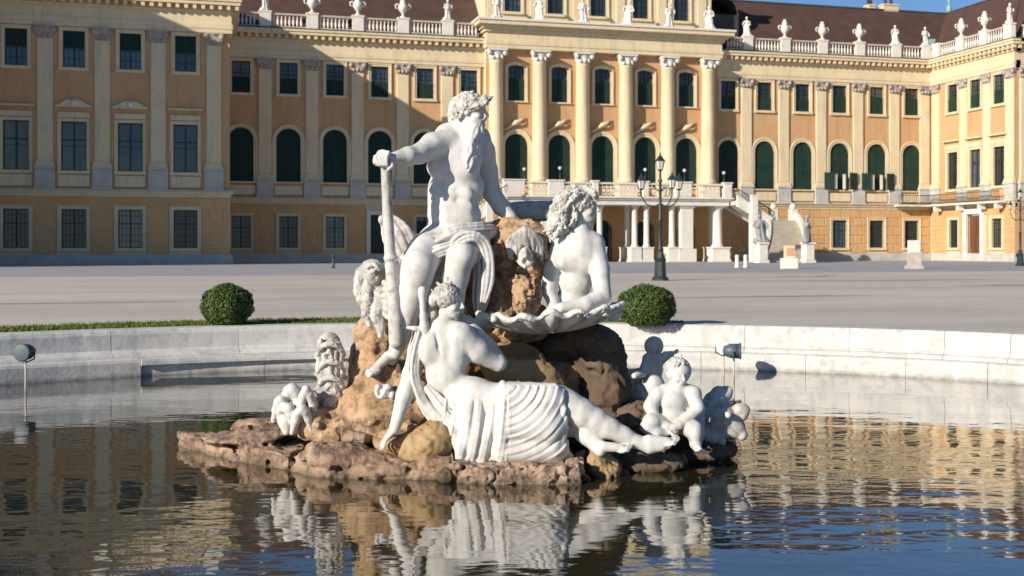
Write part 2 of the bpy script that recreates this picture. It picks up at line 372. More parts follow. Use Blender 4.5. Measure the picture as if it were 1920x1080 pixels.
o = pp('door', dr, (19.25, YM, .9)); m = MB(); m.box(-1.5, -1.05, -.2, .1, -.3, 4.4); m.box(1.05, 1.5, -.2, .1, -.3, 4.4); m.box(-1.5, 1.5, -.22, .1, 4.4, 4.85); ob('door_frame', m.mesh('door_frame', 'white'), o)
for x in pl: pilaster(FR, x)
ashlar(FR, 2.6, 31.2, [GH(x, 2.0) if abs(x - 19.25) > 1 else (x - 1.5, x + 1.5, 0, 5.8) for x in gx])
bands(FR, 0, 32); entablature(FR, 0, 31.3); balustrade(FR, 1.5, 30.5, pl)
# --- main range, right section
xr = [61.9, 66.75, 71.95, 77.1, 82.35, 87.4]
pr = [64.3, 69.35, 74.5, 79.7, 84.9]
cols = [(x, [(1.95, 18.5, 21.95, 0), (2.65, 8.85, 14.75, 1)]) for x in xr]
gr = xr[3:]
pp('wall', wall_mesh(59, XC, 7.0, 22.5, cols, 'ochre'), fpos(FR, 0), 0)
pp('wall', wall_mesh(59, XC, 0, 7.0, [(x, [(2.0, 1.62, 5.08, 0)]) for x in gr], 'joint'), fpos(FR, 0), 0)
for x in xr: upper(FR, x, low=.45 if x < 76 else .6); archw(FR, x)
for x in gr: lowwin(FR, x)
for x in pr + [89.3]: pilaster(FR, x)
ashlar(FR, 60.2, XC - .1, [GH(x, 2.0) for x in gr])
bands(FR, 59, XC, 0, 0); entablature(FR, 60.2, XC, c1=0); balustrade(FR, 61.5, XC + .3, pr + [89.3])
# open half shutters at two arched windows and their little parapet
for x in (77.1, 82.35):
    for sx in (-1, 1):
        m = MB(); m.box(-.62, .62, -.07, 0, 0, 2.1)
        for i in range(14): m.box(-.55, .55, -.1, -.07, .08 + i * .14, .16 + i * .14)
        pp('open_shutter', m.mesh('open_shutter', 'shutter'), (x + sx * 1.7, YM - .5, 8.9), R(sx * 12))
    m = MB(); m.box(-.95, -.6, -.5, -.4, 8.95, 10.8); m.box(.25, .6, -.5, -.4, 8.95, 10.8); pp('casement', m.mesh('casement', 'white'), (x, YM, 0))
# --- right return wall (faces left) and right block
FRR = ((XC, YM), -math.pi / 2)
yr = [YM - 124.1, YM - 119.75, YM - 115.45]
cols = [(s, [(1.95, 18.5, 21.95, 0), (2.0, 8.9, 13.5, 0)]) for s in yr]
pp('wall', wall_mesh(0, 15.8, 7.0, 22.5, cols, 'ochre'), fpos(FRR, 0), FRR[1])
pp('wall', wall_mesh(0, 15.8, 0, 7.0, [(yr[0] + .2, [(1.7, 1.62, 5.08, 0)]), (8.8, [(2.6, .1, 5.6, 0)]), (yr[2] - .4, [(1.8, 1.62, 5.08, 0)])], 'joint'), fpos(FRR, 0), FRR[1])
for s in yr:
    upper(FRR, s, low=.5, b='barsw'); window(FRR, s, window_set('fl', 2.0, 8.9, 13.5, 0, .34, 0, 'glassd', 'bars', 1, 3), 8.9); hood(FRR, s, 13.5, 'flat')
lowwin(FRR, yr[0] + .2, 1.7); lowwin(FRR, yr[2] - .4, 1.8)
m = MB(); m.box(-1.3, -.03, .22, .32, 0, 5.4); m.box(.03, 1.3, .22, .32, 0, 5.4)
for a in (-1.1, .2):
    for z in (.3, 2.0, 3.7): m.box(a, a + .9, .18, .22, z, z + 1.4)
o = pp('door', m.mesh('door', 'doorred'), fpos(FRR, 8.8, 0, .1), FRR[1], label='tall brown red double door')
m = MB(); m.box(-1.9, -1.3, -.37, .1, 0, 5.6); m.box(1.3, 1.9, -.37, .1, 0, 5.6); m.box(-2.1, 2.1, -.4, .1, 5.6, 6.2); ob('door_frame', m.mesh('door_frame', 'white'), o)
for s in (1.2, 6.65, 11.0, 15.1): pilaster(FRR, s)
ashlar(FRR, .2, 15.8, [GH(yr[0] + .2, 1.7), (6.8, 10.8, 0, 6.25), GH(yr[2] - .4, 1.8)])
bands(FRR, .5, 15.8, 0, 1); entablature(FRR, 0, 15.8, c0=-1, c1=1); balustrade(FRR, .3, 15.6, [1.9, 6.65, 11.0, 15.4], c=0)
FRB = ((XC, YM - 15.8), 0.0)
pp('wall', wall_mesh(0, 14, 0, 22.5, [(5, [(1.95, 18.5, 21.95, 0), (2.2, 8.84, 13.44, 0), (2.2, 1.58, 5.23, 0)])], 'ochre'), fpos(FRB, 0), 0)
for x in (1.35, 7.6, 12.8): pilaster(FRB, x)
window(FRB, 5, window_set('fl', 2.0, 8.9, 13.5, 0, .34, 0, 'glassd', 'bars', 1, 3), 8.9); upper(FRB, 5); lowwin(FRB, 5, 2.2)
bands(FRB, 0, 14); entablature(FRB, 0, 14); balustrade(FRB, .8, 14, [5.5, 10.5])
# iron balcony round the inner corner
m = MB(); m.box(84.6, XC - .05, YM - 1.5, YM - .5, 6.85, 7.05); m.box(XC - 1.5, XC - .5, YM - 15, YM - 1.5, 6.85, 7.05)
for y in (126, 121.5, 117.5, 114.5): m.box(XC - 1.3, XC - .4, y - .2, y + .2, 6.2, 6.85)
pp('balcony', m.mesh('balcony', 'white'), (0, 0, 0))
m = MB(); pts = [(84.7, YM - 1.42), (XC - 1.42, YM - 1.42), (XC - 1.42, YM - 14.9)]
for (xa, ya), (xb, yb) in zip(pts, pts[1:]):
    L = math.hypot(xb - xa, yb - ya); n = int(L / .3)
    for z in (7.2, 8.25): m.tube([(xa, ya, z), (xb, yb, z)], .05, 5)
    for i in range(n + 1):
        x, y = xa + (xb - xa) * i / n, ya + (yb - ya) * i / n; m.tube([(x, y, 7.05), (x + .09, y, 7.5), (x - .07, y, 7.9), (x, y, 8.25)], .035, 4)
pp('balcony_railing', m.mesh('balcony_railing', 'iron'), (0, 0, 0))
# --- left block
FL = ((0, YB), 0.0)
xb = [-26.76, -21.7, -16.66, -11.62, -6.58, -1.54]
cols = [(x, [(1.95, 18.5, 21.95, 0), (2.25, 8.84, 13.44, 0)]) for x in xb]
pp('wall', wall_mesh(-30, 2.6, 7.0, 22.5, cols, 'ochre'), fpos(FL, 0), 0)
pp('wall', wall_mesh(-30, 2.6, 0, 7.0, [(x, [(2.2, 1.58, 5.23, 0)]) for x in xb], 'joint'), fpos(FL, 0), 0)
m = MB(); m.quad((2.6, YB, 0), (2.6, YM, 0), (2.6, YM, 22.5), (2.6, YB, 22.5)); pp('wall', m.mesh('wall', 'ochre'), (0, 0, 0))
for i, x in enumerate(xb):
    upper(FL, x, low=.45, sb=False); window(FL, x, window_set('fb', 2.25, 8.84, 13.44, 0, .3, 0, 'glass', 'bars', 1, 2), 8.84)
    hood(FL, x, 13.44, 'arch' if i in (3, 4) else 'flat'); lowwin(FL, x, 2.2, 1.58, 5.23, 3, 6)
    m = MB(); m.box(-1.4, 1.4, -.14, 0, 7.35, 8.45, bev=.04); pp('wall_panel', m.mesh('wall_panel', 'cream'), fpos(FL, x), 0)
for x in [-24.2, -19.2, -14.15, -9.1, -4.05, 1.1]: pilaster(FL, x)
ashlar(FL, -20.5, 2.55, [(x - 1.48, x + 1.48, 1.2, 5.42) for x in xb])
bands(FL, -30, 2.6, 0, 1); entablature(FL, -30, 2.6, c1=1)
m = MB(); m.box(2.605, 3.55, YB + .61, YM - 1.13, 24.5, 25.5); m.box(2.606, 2.85, YB + .61, YM - .3, 22.35, 24.5); pp('cornice', m.mesh('cornice', 'cream'), (0, 0, 0))
balustrade(FL, -30, 2.3, [-24.2, -19.2, -14.15, -9.1, -4.05, 1.1])
# --- centre
YCN = 127.75; FC = ((0, YCN), 0.0)
xc = [34.9, 40.1, 45.4, 50.75, 56.0]; pc = [32.35, 37.5, 42.75, 48.1, 53.4, 58.6]
cols = [(x, [(1.95, 18.5, 22.65, .35), (2.7, 8.85, 14.75, 1)]) for x in xc]
pp('wall', wall_mesh(31.3, 60.15, 7.0, 24.4, cols, 'ochre'), fpos(FC, 0), 0)
pp('wall', wall_mesh(31.3, 60.15, 0, 7.0, [(x, [(2.4, .0, 4.9, 1)]) for x in xc], 'ashlar', 1.2), fpos(FC, 0), 0)
m = MB()
m.quad((31.3, YM, 0), (31.3, YCN, 0), (31.3, YCN, 24.4), (31.3, YM, 24.4)); m.quad((60.15, YCN, 0), (60.15, YM + 1, 0), (60.15, YM + 1, 24.4), (60.15, YCN, 24.4))
pp('wall', m.mesh('wall', 'cream'), (0, 0, 0))
colm = MB(); colm.lathe([(.98, 0), (.98, .25), (1.02, .4), (.9, .62), (.84, .75), (.83, 5), (.76, 13.6), (.82, 13.7), (.8, 13.85)], (0, 0, 0), 20); COLM = colm.mesh('column', 'cream')
m = MB(); m.lathe([(.76, 0), (.82, .3), (.95, .9), (1.0, 1.05)], (0, 0, 0), 16); m.box(-1.1, 1.1, -1.1, 1.0, 1.05, 1.25)
for sx in (-1, 1):
    m.lathe([(.0, -.2), (.16, -.16), (.3, -.1), (.32, .1), (.0, .14)], (sx * .92, -.86, .78), 10, axis='y')
    m.lathe([(0, .0), (.2, .05), (.24, .25), (.1, .5), (0, .52)], (sx * .5, -.72, .06), 7)
m.lathe([(0, .0), (.22, .05), (.26, .25), (.12, .5), (0, .52)], (0, -.84, .06), 7); CCAP = m.mesh('capital', 'statue')
m = MB(); m.box(-1.1, 1.1, -1.0, .9, -2.1, -.1); m.box(-1.2, 1.2, -1.1, .9, -.1, 0); CPED = m.mesh('pedestal', 'cream')
for x in pc:
    o = pp('column', COLM, (x, YCN - .55, 9.1)); ob('capital', CCAP, o, (0, 0, 13.85)); ob('pedestal', CPED, o)
for x in xc:
    window(FC, x, window_set('cu', 1.95, 18.5, 22.65, .35, .36, .62, 'glass', 'bars', 2, 5), 18.5)
    window(FC, x, window_set('ca', 2.7, 8.85, 14.75, 1, .5, 1.0, 'glassd', 'bars', 1, 3), 8.85)
    o = pp('wall_relief', MB().tube([(-1.5, -.1, 0), (-1.0, -.22, .1), (-.5, -.25, .5), (0, -.3, .75), (.5, -.28, 1.0), (1.1, -.18, 1.5)], [.07, .16, .2, .3, .2, .06], 7).lathe([(0, -.12), (.3, -.08), (.34, .0), (0, .1)], (.05, -.3, .8), 8, axis='y').tube([(.2, -.2, .7), (.8, -.22, .6), (1.3, -.1, .9)], [.16, .14, .05], 6).mesh('wall_relief', 'cream'), (x - .1, YCN, 15.2))
    m = MB(); m.box(-1.1, 1.1, .9, 1.0, 0, 4.8); pp('door', m.mesh('door', 'bars'), (x, YCN, 0))
for a, b, d, mt in ((24.36, 24.8, .95, 'cream'), (24.8, 25.2, 1.02, 'cream'), (25.2, 26.2, .88, 'cream'), (26.2, 26.55, 1.15, 'cream'), (26.55, 26.9, 1.45, 'cream'), (26.9, 27.35, 2.0, 'cream'), (27.35, 27.6, 2.15, 'white')):
    m = MB(); e = d - .75; m.box(31.3 - e, 60.15 + e, YCN - d, YM + 1.5, a, b); pp('cornice', m.mesh('cornice', mt), (0, 0, 0))
YA = 129.0; FA = ((0, YA), 0.0)
pp('wall', wall_mesh(31.6, 59.9, 27.6, 34.2, [(x - .1, [(2.0, 29.0, 32.6, 0)]) for x in xc], 'cream'), fpos(FA, 0), 0)
m = MB(); m.box(31.6, 31.65, YA, YA + 14, 25, 34.2); m.box(59.85, 59.9, YA, YA + 14, 25, 34.2); pp('wall', m.mesh('wall', 'cream'), (0, 0, 0))
for x in xc: window(FA, x - .1, window_set('at', 2.0, 29.0, 32.6, 0, .34, 0, 'glass', 'bars', 2, 5), 29.0)
m = MB(); m.box(-.55, .55, -.14, .03, 27.61, 33.4); ap = m.mesh('attic_pilaster', 'cream')
for x in pc: pp('attic_pilaster', ap, fpos(FA, x), 0)
m = MB(); m.box(31.2, 60.3, YA - .5, YA + 14, 34.2, 34.9); pp('cornice', m.mesh('cornice', 'cream'), (0, 0, 0))
m = MB(); m.box(31.6, 59.9, YA - .3, YA - .1, 34.9, 36.3); pp('parapet', m.mesh('parapet', 'rail'), (0, 0, 0))
# --- roofs
def roofm(pts): m = MB(); m.add(pts, [tuple(range(len(pts)))]); return m.mesh('roof', 'roof')
ZR, DR = 33.6, 8.0
for x0, x1 in ((-2, 31.6), (59.9, XC + DR)):
    pp('roof', roofm([(x0, YM + .7, 25.7), (x1 if x1 < 40 else XC + .75, YM + .7, 25.7), (x1, YM + DR, ZR), (x0, YM + DR, ZR)]), (0, 0, 0))
    pp('roof', roofm([(x1, YM + 2 * DR, 25.7), (x0, YM + 2 * DR, 25.7), (x0, YM + DR, ZR), (x1, YM + DR, ZR)]), (0, 0, 0))
pp('roof', roofm([(XC + .7, YM + .7, 25.7), (XC + .7, YM - 15.1, 25.7), (XC + DR, YM - 30, ZR), (XC + DR, YM + DR, ZR)]), (0, 0, 0))
pp('roof', roofm([(XC, YM - 15.1, 25.68), (XC + 16, YM - 15.1, 25.68), (XC + 16, YM - 7, ZR - .02), (XC + DR, YM - 7, ZR - .02)]), (0, 0, 0))
for i in range(3):
    pass
pp('roof', roofm([(-31, YB + .7, 25.7), (2.4, YB + .7, 25.7), (-4.2, YB + 7, 31.2), (-31, YB + 7, 31.2)]), (0, 0, 0))
pp('roof', roofm([(2.4, YB + .7, 25.7), (2.4, YM + 2, 25.7), (-4.2, YM + 2, 31.2), (-4.2, YB + 7, 31.2)]), (0, 0, 0))
m = MB(); m.tube([(59.9, YM + DR, ZR + .05), (XC + DR, YM + DR, ZR + .05), (XC + DR, YM - 30, ZR + .05)], .16, 5, False); pp('roof_ridge', m.mesh('roof_ridge', 'lead'), (0, 0, 0))
for (x, y, z, w, h) in ((89.7, YM + DR + .5, ZR - .3, 1.1, 1.0), (87.1, YM + DR + 1, ZR - .6, .45, 1.2)):
    m = MB(); m.box(-w, w, -.6, .6, 0, h); m.box(-w - .1, w + .1, -.7, .7, h, h + .2)
    o = pp('chimney', m.mesh('chimney', 'cream'), (x, y, z)); m = MB()
    for k in (-.5, .3): m.lathe([(.25, 0), (.2, .7), (.3, .9), (.1, 1.1)], (w * k, 0, h + .2), 8)
    ob('chimney_pot', m.mesh('chimney_pot', 'lead'), o)
m = MB(); m.lathe([(.5, -.5), (.28, .4), (.42, .9), (.12, 1.3), (.24, 1.8), (.04, 2.2), (.02, 3.0)], (XC + DR + .5, YM + DR, ZR), 10); pp('roof_finial', m.mesh('roof_finial', 'copper'), (0, 0, 0))
m = MB(); m.add([(91.3, YM + 1.0, 26.0), (92.1, YM + .9, 26.0), (94.2, YM + 3.2, 28.6), (93.3, YM + 3.4, 28.6)], [(0, 1, 2, 3)]); pp('roof_flashing', m.mesh('roof_flashing', 'copper'), (-1.2, -.35, .45))
# dark roof dormer beside the centre attic
m = MB(); m.box(60.0, 64.5, YM + 2.5, YM + 8, 26, 30.6); m.lathe([(0, 0), (2.25, 0.0), (2.25, 5.6)], (62.25, YM + 8.0, 30.4), 14, False, a0=0, a1=math.pi, axis='y'); pp('roof_dormer', m.mesh('roof_dormer', 'lead'), (0, 0, 0))
# --- side wing to the left of the frame (it throws the morning shade on the left block)
wing = thing('side_wing', 'tall shaded palace side wing standing off to the left of the projecting block', 'palace wing', (-38, 106, 0))
XW = -25.5
m = MB(); m.box(XW - 24 + 38, XW + 38, -7.8, 8.4, 0, 25.4); ob('wall', m.mesh('wall', 'ochre'), wing)
m = MB(); m.box(XW - 24.9 + 38, XW + 38.9, -8.2, 8.5, 25.4, 25.9); ob('cornice', m.mesh('cornice', 'cream'), wing)
m = MB(); m.prism([(XW + 14, 25.9), (XW + 17, 34.3), (XW + 35, 34.3), (XW + 38, 25.9)], -7.8, 14.4); ob('roof', m.mesh('roof', 'roof'), wing)
for s in (-6, -1, 4):
    ws = window_set('up', 1.95, 18.5, 21.95, 0, .34, .5, 'glass', 'bars', 2, 4); o = ob('window', ws[0], wing, (XW + 38, s, 18.5), math.pi / 2); ob('pane', ws[1], o, (0, -.31, 0)); ob('glazing_bars', ws[2], o, (0, -.31, 0))
    ws = window_set('fl', 2.0, 8.9, 13.5, 0, .34, 0, 'glassd', 'bars', 1, 3); o = ob('window', ws[0], wing, (XW + 38, s, 8.9), math.pi / 2); ob('pane', ws[1], o, (0, -.31, 0)); ob('glazing_bars', ws[2], o, (0, -.31, 0))
# ---------------------------------------------------------------- terrace and stairs in front of the centre
terr = thing('terrace', 'white stone terrace on columns with curved double stairs in front of the palace centre', 'terrace', (45.4, 122, 0))
TO = Vector((45.4, 122, 0))
def tp(name, mesh, loc=(0, 0, 0), rz=0, **k): return ob(name, mesh, terr, Vector(loc) - TO, rz, **k)
m = MB(); m.box(32, 58.8, 121.9, 127.4, 6.45, 7.0); m.box(31.8, 59, 121.7, 127.4, 7.0, 7.2); m.box(31.6, 59.2, 121.5, 127.4, 7.2, 7.4)
tp('platform', m.mesh('platform', 'white'))
def tcol(r, h, mat='white'):
    m = MB(); m.box(-r * 1.9, r * 1.9, -r * 1.9, r * 1.9, 0, 1.55); m.box(-r * 2.1, r * 2.1, -r * 2.1, r * 2.1, 1.55, 1.7); m.box(-r * 2.1, r * 2.1, -r * 2.1, r * 2.1, 0, .3)
    m.lathe([(r * 1.3, 1.7), (r * 1.3, 1.85), (r, 2.0), (r * .9, h - .5), (r * 1.1, h - .4), (r * 1.35, h - .15)], (0, 0, 0), 14); m.box(-r * 1.5, r * 1.5, -r * 1.5, r * 1.5, h - .15, h)
    return m.mesh('terrace_column', mat)
tc1 = tcol(.33, 6.45); tc2 = tcol(.56, 6.45)
m = MB(); m.box(-.78, .78, -.5, .5, 1.5, 6.2, bev=.05); m.box(-1.05, 1.05, -.75, .7, 0, 1.5); m.box(-.95, .95, -.65, .6, 6.2, 6.45); pier = m.mesh('pier', 'white')
for x in (47.5, 48.95, 43.3, 41.85, 52.05, 38.75): tp('column', tc1, (x, 122.8, 0))
for x in (53.75, 37.05): tp('pier', pier, (x, 122.8, 0))
for x in (57.8, 33.0): tp('column', tc2, (x, 122.9, 0))
for x in (47.6, 43.2, 53.1, 37.7, 58.2, 32.6): tp('column', tc1, (x, 125.6, 0))
# terrace balustrade: pedestals, rails, openwork
m = MB(); m.box(31.7, 59.1, 121.6, 121.95, 8.75, 8.95); tp('balustrade_rail', m.mesh('rail', 'white'))
for x, w in ((33.0, 1.2), (37.8, .9), (42.4, .35), (48.4, .35), (53.0, 1.0), (58.5, .5)):
    m = MB(); m.box(-w, w, -.3, .3, 0, 1.6, bev=.04); m.box(-w - .08, w + .08, -.38, .38, 1.6, 1.75); tp('balustrade_pedestal', m.mesh('pedestal', 'white'), (x, 121.8, 7.4))
m = MB()
for a, b in ((39.2, 41.8), (34.6, 36.6), (43.2, 47.8), (49.2, 51.6), (54.6, 57.6)):
    n = int((b - a) / .5)
    for i in range(n):
        x = a + (b - a) * i / n; m.lathe([(.2, -.05), (.2, .05)], (x + .25, 121.8, 8.05), 8, False, axis='y'); m.box(x + .03, x + .09, 121.75, 121.85, 7.4, 8.75); m.box(x + .25, x + .45, 121.76, 121.84, 7.55, 7.75)
tp('openwork', m.mesh('openwork', 'white'), kind='stuff')
def stair_side(sg):
    X = lambda x: 45.4 + sg * (x - 45.4)
    # upper flight descending sideways, open underneath
    m = MB(); n = 12
    for i in range(n):
        a, b = X(59.0 + 4.3 * i / n), X(59.0 + 4.3 * (i + 1) / n); z = 7.2 - 2.4 * (i + 1) / n; m.box(min(a, b), max(a, b), 120.5, 123.4, z - .5, z)
    m.box(min(X(63.3), X(67.0)), max(X(63.3), X(67.0)), 120.62, 124.4, 0.02, 4.8); tp('steps', m.mesh('steps', 'plinth'))
    m = MB(); p = [(X(59.0), 6.3), (X(63.4), 3.9), (X(63.4), 5.1), (X(59.0), 7.6)]
    if sg < 0: p = p[::-1]
    m.prism(p, 120.1, 120.45); tp('stair_beam', m.mesh('stair_beam', 'white')); m = MB(); m.prism(p, 123.45, 123.75); tp('stair_beam', m.mesh('stair_beam', 'white'))
    m = MB(); m.tube([(X(59.0), 120.25, 8.4), (X(63.3), 120.25, 6.0)], .06, 6)
    for k in range(15):
        xx = 59.0 + 4.3 * k / 14; z = 7.4 - 2.45 * k / 14; m.tube([(X(xx), 120.25, z), (X(xx + .12), 120.25, z + .4), (X(xx - .08), 120.25, z + .7), (X(xx), 120.25, z + 1.02)], .04, 4)
    tp('stair_railing', m.mesh('stair_railing', 'iron'))
    for x, z, w in ((61.0, 7.5, .36),):
        m = MB(); m.box(X(x) - w, X(x) + w, 119.75, 120.6, 0, z); m.box(X(x) - w - .08, X(x) + w + .08, 119.7, 120.68, z, z + .15); tp('stair_pillar', m.mesh('stair_pillar', 'white'))
    for x in (63.9, 66.4):
        m = MB(); m.box(-.38, .38, -.38, .38, 0, 1.3); m.lathe([(.28, 1.3), (.42, 1.6), (.2, 1.95), (0, 2.0)], (0, 0, 0), 10); tp('landing_post', m.mesh('landing_post', 'white'), (X(x), 120.9, 4.8))
    # lower flight curving towards the courtyard
    m = MB(); n = 22; pth = []
    for i in range(n + 1):
        t = i / n; y = 120.6 - 8.8 * t; x = 64.9 - 4.6 * t ** 1.35; w = 1.65 + .8 * t; pth.append((x, y, w, 4.8 * (1 - t)))
    for (x, y, w, z), (x2, y2, w2, z2) in zip(pth, pth[1:]):
        a, b = sorted((X(x - w), X(x + w))); m.box(a, b, y2 - .02, y, 0.01, z2 + .2); m.box(a, b, y2 - .1, y2 - .02, z2 + .13, z2 + .215)
    tp('steps', m.mesh('steps', 'stepst'))
    for s in (-1, 1):
        m = MB()
        for (x, y, w, z), (x2, y2, w2, z2) in zip(pth, pth[1:]):
            xa, xb = X(x + s * (w + .2)), X(x2 + s * (w2 + .2)); d = .22
            v = []
            for xx, yy, zz in ((xa, y, z), (xb, y2, z2)):
                v += [(xx - d, yy, 0.01), (xx + d, yy, 0.01), (xx + d, yy, zz + (.9 if s > 0 else .35)), (xx - d, yy, zz + (.9 if s > 0 else .35))]
            m.add(v, [(0, 4, 5, 1), (1, 5, 6, 2), (2, 6, 7, 3), (3, 7, 4, 0), (0, 1, 2, 3), (7, 6, 5, 4)])
        tp('stair_parapet', m.mesh('stair_parapet', 'white'))
        x, y, w, z = pth[-1]
        m = MB(); m.box(-.52, .52, -.52, .52, .3, 2.0, bev=.05); m.box(-.62, .62, -.62, .62, 2.0, 2.2); m.box(-.62, .62, -.62, .62, 0, .3); tp('stair_pedestal', m.mesh('stair_pedestal', 'white'), (X(x + s * (w + .3)), y - .3, 0))
    return pth
stair_side(1); stair_side(-1)
# ---------------------------------------------------------------- courtyard, pool
def catmull(P, n):
    out = []; L = len(P)
    for i in range(L):
        p0, p1, p2, p3 = (np.array(P[(i + k) % L], float) for k in (-1, 0, 1, 2))
        for j in range(n):
            t = j / n; out.append(.5 * ((2 * p1) + (-p0 + p2) * t + (2 * p0 - 5 * p1 + 4 * p2 - p3) * t * t + (-p0 + 3 * p1 - 3 * p2 + p3) * t ** 3))
    return np.array(out)
CTRL = [(-3.5, 21.65), (0.2, 22.7), (3.9, 22.75), (7.2, 21.95), (10.2, 20.45), (12.6, 18.6), (14.05, 16.7), (15.4, 14.0), (16.1, 11), (15, 7), (11.5, 4), (6, 2.7), (0, 2.6), (-5.5, 3.3), (-10, 5.5), (-12.6, 9.5), (-12.9, 13.5), (-11.0, 16.8), (-7.6, 19.7)]
POOL = catmull(CTRL, 8); NP = len(POOL); PC = POOL.mean(0)
tan = np.roll(POOL, -1, 0) - np.roll(POOL, 1, 0); tan /= np.linalg.norm(tan, axis=1)[:, None]
NIN = np.stack([tan[:, 1], -tan[:, 0]], 1)
if ((PC - POOL[0]) * NIN[0]).sum() < 0: NIN = -NIN
def off(d): return POOL + NIN * d
WZ = -.81
def ring(name, inner, outer, z, mat, kind='structure', rel=None):
    m = MB(); n = len(inner); v = [(*p, z) for p in inner] + [(*p, z) for p in outer]
    m.add(v, [(i, (i + 1) % n, n + (i + 1) % n, n + i) for i in range(n)]); o = ob(name, m.mesh(name, mat)); tag(o, kind=kind); return o
rad = POOL - PC; rad_u = rad / np.linalg.norm(rad, axis=1)[:, None]
m = MB(); rings = [off(-.5), PC + rad * 1.4, PC + rad * 3, PC + rad_u * 150, PC + rad_u * 700]
for a, b in zip(rings, rings[1:]):
    n = NP; m.add([(*p, 0) for p in a] + [(*p, 0) for p in b], [(i, (i + 1) % n, n + (i + 1) % n, n + i) for i in range(n)])
tag(ob('courtyard', m.mesh('courtyard', 'gravel')), kind='structure')
m = MB(); m.quad((-70, 66, .008), (110, 66, .008), (110, YM + 1, .008), (-70, YM + 1, .008)); tag(ob('road', m.mesh('road', 'paving')), kind='structure')
m = MB(); m.box(-70, 110, 65.8, 66, -.1, .012); tag(ob('kerb', m.mesh('kerb', 'paving')), kind='structure')
for k, (x0, x1, y0, y1) in enumerate(((25, 38, 48, 49.4), (30, 44, 40.5, 41.5), (-16, -2, 34, 34.9), (6, 22, 56, 57), (14, 21, 33, 33.6))):
    m = MB(); N = 24; v = []
    for i in range(N):
        a = 2 * math.pi * i / N; rr = 1 + .25 * math.sin(3 * a + k) + .12 * math.sin(7 * a)
        v.append(((x0 + x1) / 2 + (x1 - x0) / 2 * math.cos(a) * rr, (y0 + y1) / 2 + (y1 - y0) / 2 * math.sin(a) * rr, .006))
    m.add(v, [tuple(range(N))]); tag(ob('damp_ground', m.mesh('damp_ground', 'wet')), kind='structure')
# grass ring behind the rim (left half) with blades
gi = [i for i in range(NP) if POOL[i][0] < 8.9 and POOL[i][1] > 8]
gi = sorted(gi, key=lambda i: (i + NP // 2) % NP)
go, g1 = off(-.52), off(-2.2)
m = MB()
for a, b in zip(gi, gi[1:]):
    if (b - a) % NP == 1:
        k = lambda i: max(.12, min(1, (7.0 - POOL[i][0]) / 6.0 + .35)); oa, obb = go[a] + (g1[a] - go[a]) * k(a), go[b] + (g1[b] - go[b]) * k(b)
        m.add([(*go[a], .02), (*go[b], .02), (*obb, .02), (*oa, .02)], [(0, 1, 2, 3)])
tag(ob('lawn_strip', m.mesh('lawn_strip', 'grass')), kind='structure')
rg = np.random.default_rng(3); m = MB()
for _ in range(26000):
    i = gi[int(rg.integers(0, len(gi)))]; k = max(.12, min(1, (7.0 - POOL[i][0]) / 6.0 + .35)); p = go[i] + (g1[i] - go[i]) * k * rg.random() + (POOL[(i + 1) % NP] - POOL[i]) * rg.random()
    a = rg.random() * 6.28; h = .03 + .045 * rg.random(); c, s_ = math.cos(a) * .009, math.sin(a) * .009; dx, dy = rg.normal(0, .014, 2)
    m.v += [(p[0] - c, p[1] - s_, .02), (p[0] + c, p[1] + s_, .02), (p[0] + dx, p[1] + dy, .02 + h)]; b = len(m.v); m.f.append((b - 3, b - 2, b - 1)); m.sm.append(False)
tag(ob('grass', m.mesh('grass', 'grass')), 'short green grass strip between the basin rim and the gravel', 'grass', kind='stuff')
# rim stones
rimstone = M('basin_stone', (.50, .49, .47), (.61, .595, .565), 1.3, .8, (.34, .345, .355), 6, .5, .5, 14, .015, c3r=(.5, .64), world=True, wet=-.81, streak=(3, .35, (.34, .34, .33)))
rimwet = M('basin_stone_wet', (.22, .23, .24), (.33, .33, .32), 2.2, .45, (.12, .13, .12), 4, .6, .3, 14, .01, world=True)
basin = thing('fountain_basin', 'long curved basin rim of weathered pale stone blocks round the water', 'fountain basin', (float(PC[0]), float(PC[1]), WZ))
BO = np.array([PC[0], PC[1], WZ])
PROF = [(-.52, -.5), (-.52, .03), (-.03, .03), (.0, .0), (.03, -.06), (.05, -.34), (.10, -.385), (.17, -.40), (.20, -.43), (.22, -.47)]
PROFL = [(.215, -.475), (.29, -.475), (.34, -.50), (.36, -.55), (.36, -1.05)]
PROFR = [(.215, -.475), (.31, -.475), (.40, -.50), (.41, -.55), (.41, -.60), (.385, -.615), (.31, -.625), (.305, -1.05)]
def stone(i0, i1, prof, name, mat, g0=.0035):
    m = MB(); n = i1 - i0; v = []; P = [POOL[(i0 + k) % NP].copy() for k in range(n + 1)]; Nn = [NIN[(i0 + k) % NP] for k in range(n + 1)]
    t0 = (P[1] - P[0]) / np.linalg.norm(P[1] - P[0]); t1 = (P[-1] - P[-2]) / np.linalg.norm(P[-1] - P[-2]); P[0] += t0 * g0; P[-1] -= t1 * g0
    jit = rg.normal(0, .002); L = len(prof)
    for p, nn in zip(P, Nn):
        for o, z in prof: q = p + nn * (o + jit); v.append((q[0] - BO[0], q[1] - BO[1], z - BO[2] + jit * .5))
    f = [(a * L + j, a * L + j + 1, (a + 1) * L + j + 1, (a + 1) * L + j) for a in range(n) for j in range(L - 1)]
    f += [tuple(range(L)), tuple(n * L + j for j in range(L - 1, -1, -1))]
    m.add(v, f); ob(name, m.mesh(name, mat), basin)
i = 0; k = 0
while i < NP:
    w = 5 if (k % 3) else 4; w = min(w, NP - i)
    if NP - i - w < 2: w = NP - i
    stone(i, i + w, PROF, 'stone', rimstone); i += w; k += 1
i = 0; k = 0
XREC = lambda i: -2.3 < POOL[i % NP][0] < 3.0 and POOL[i % NP][1] > 15
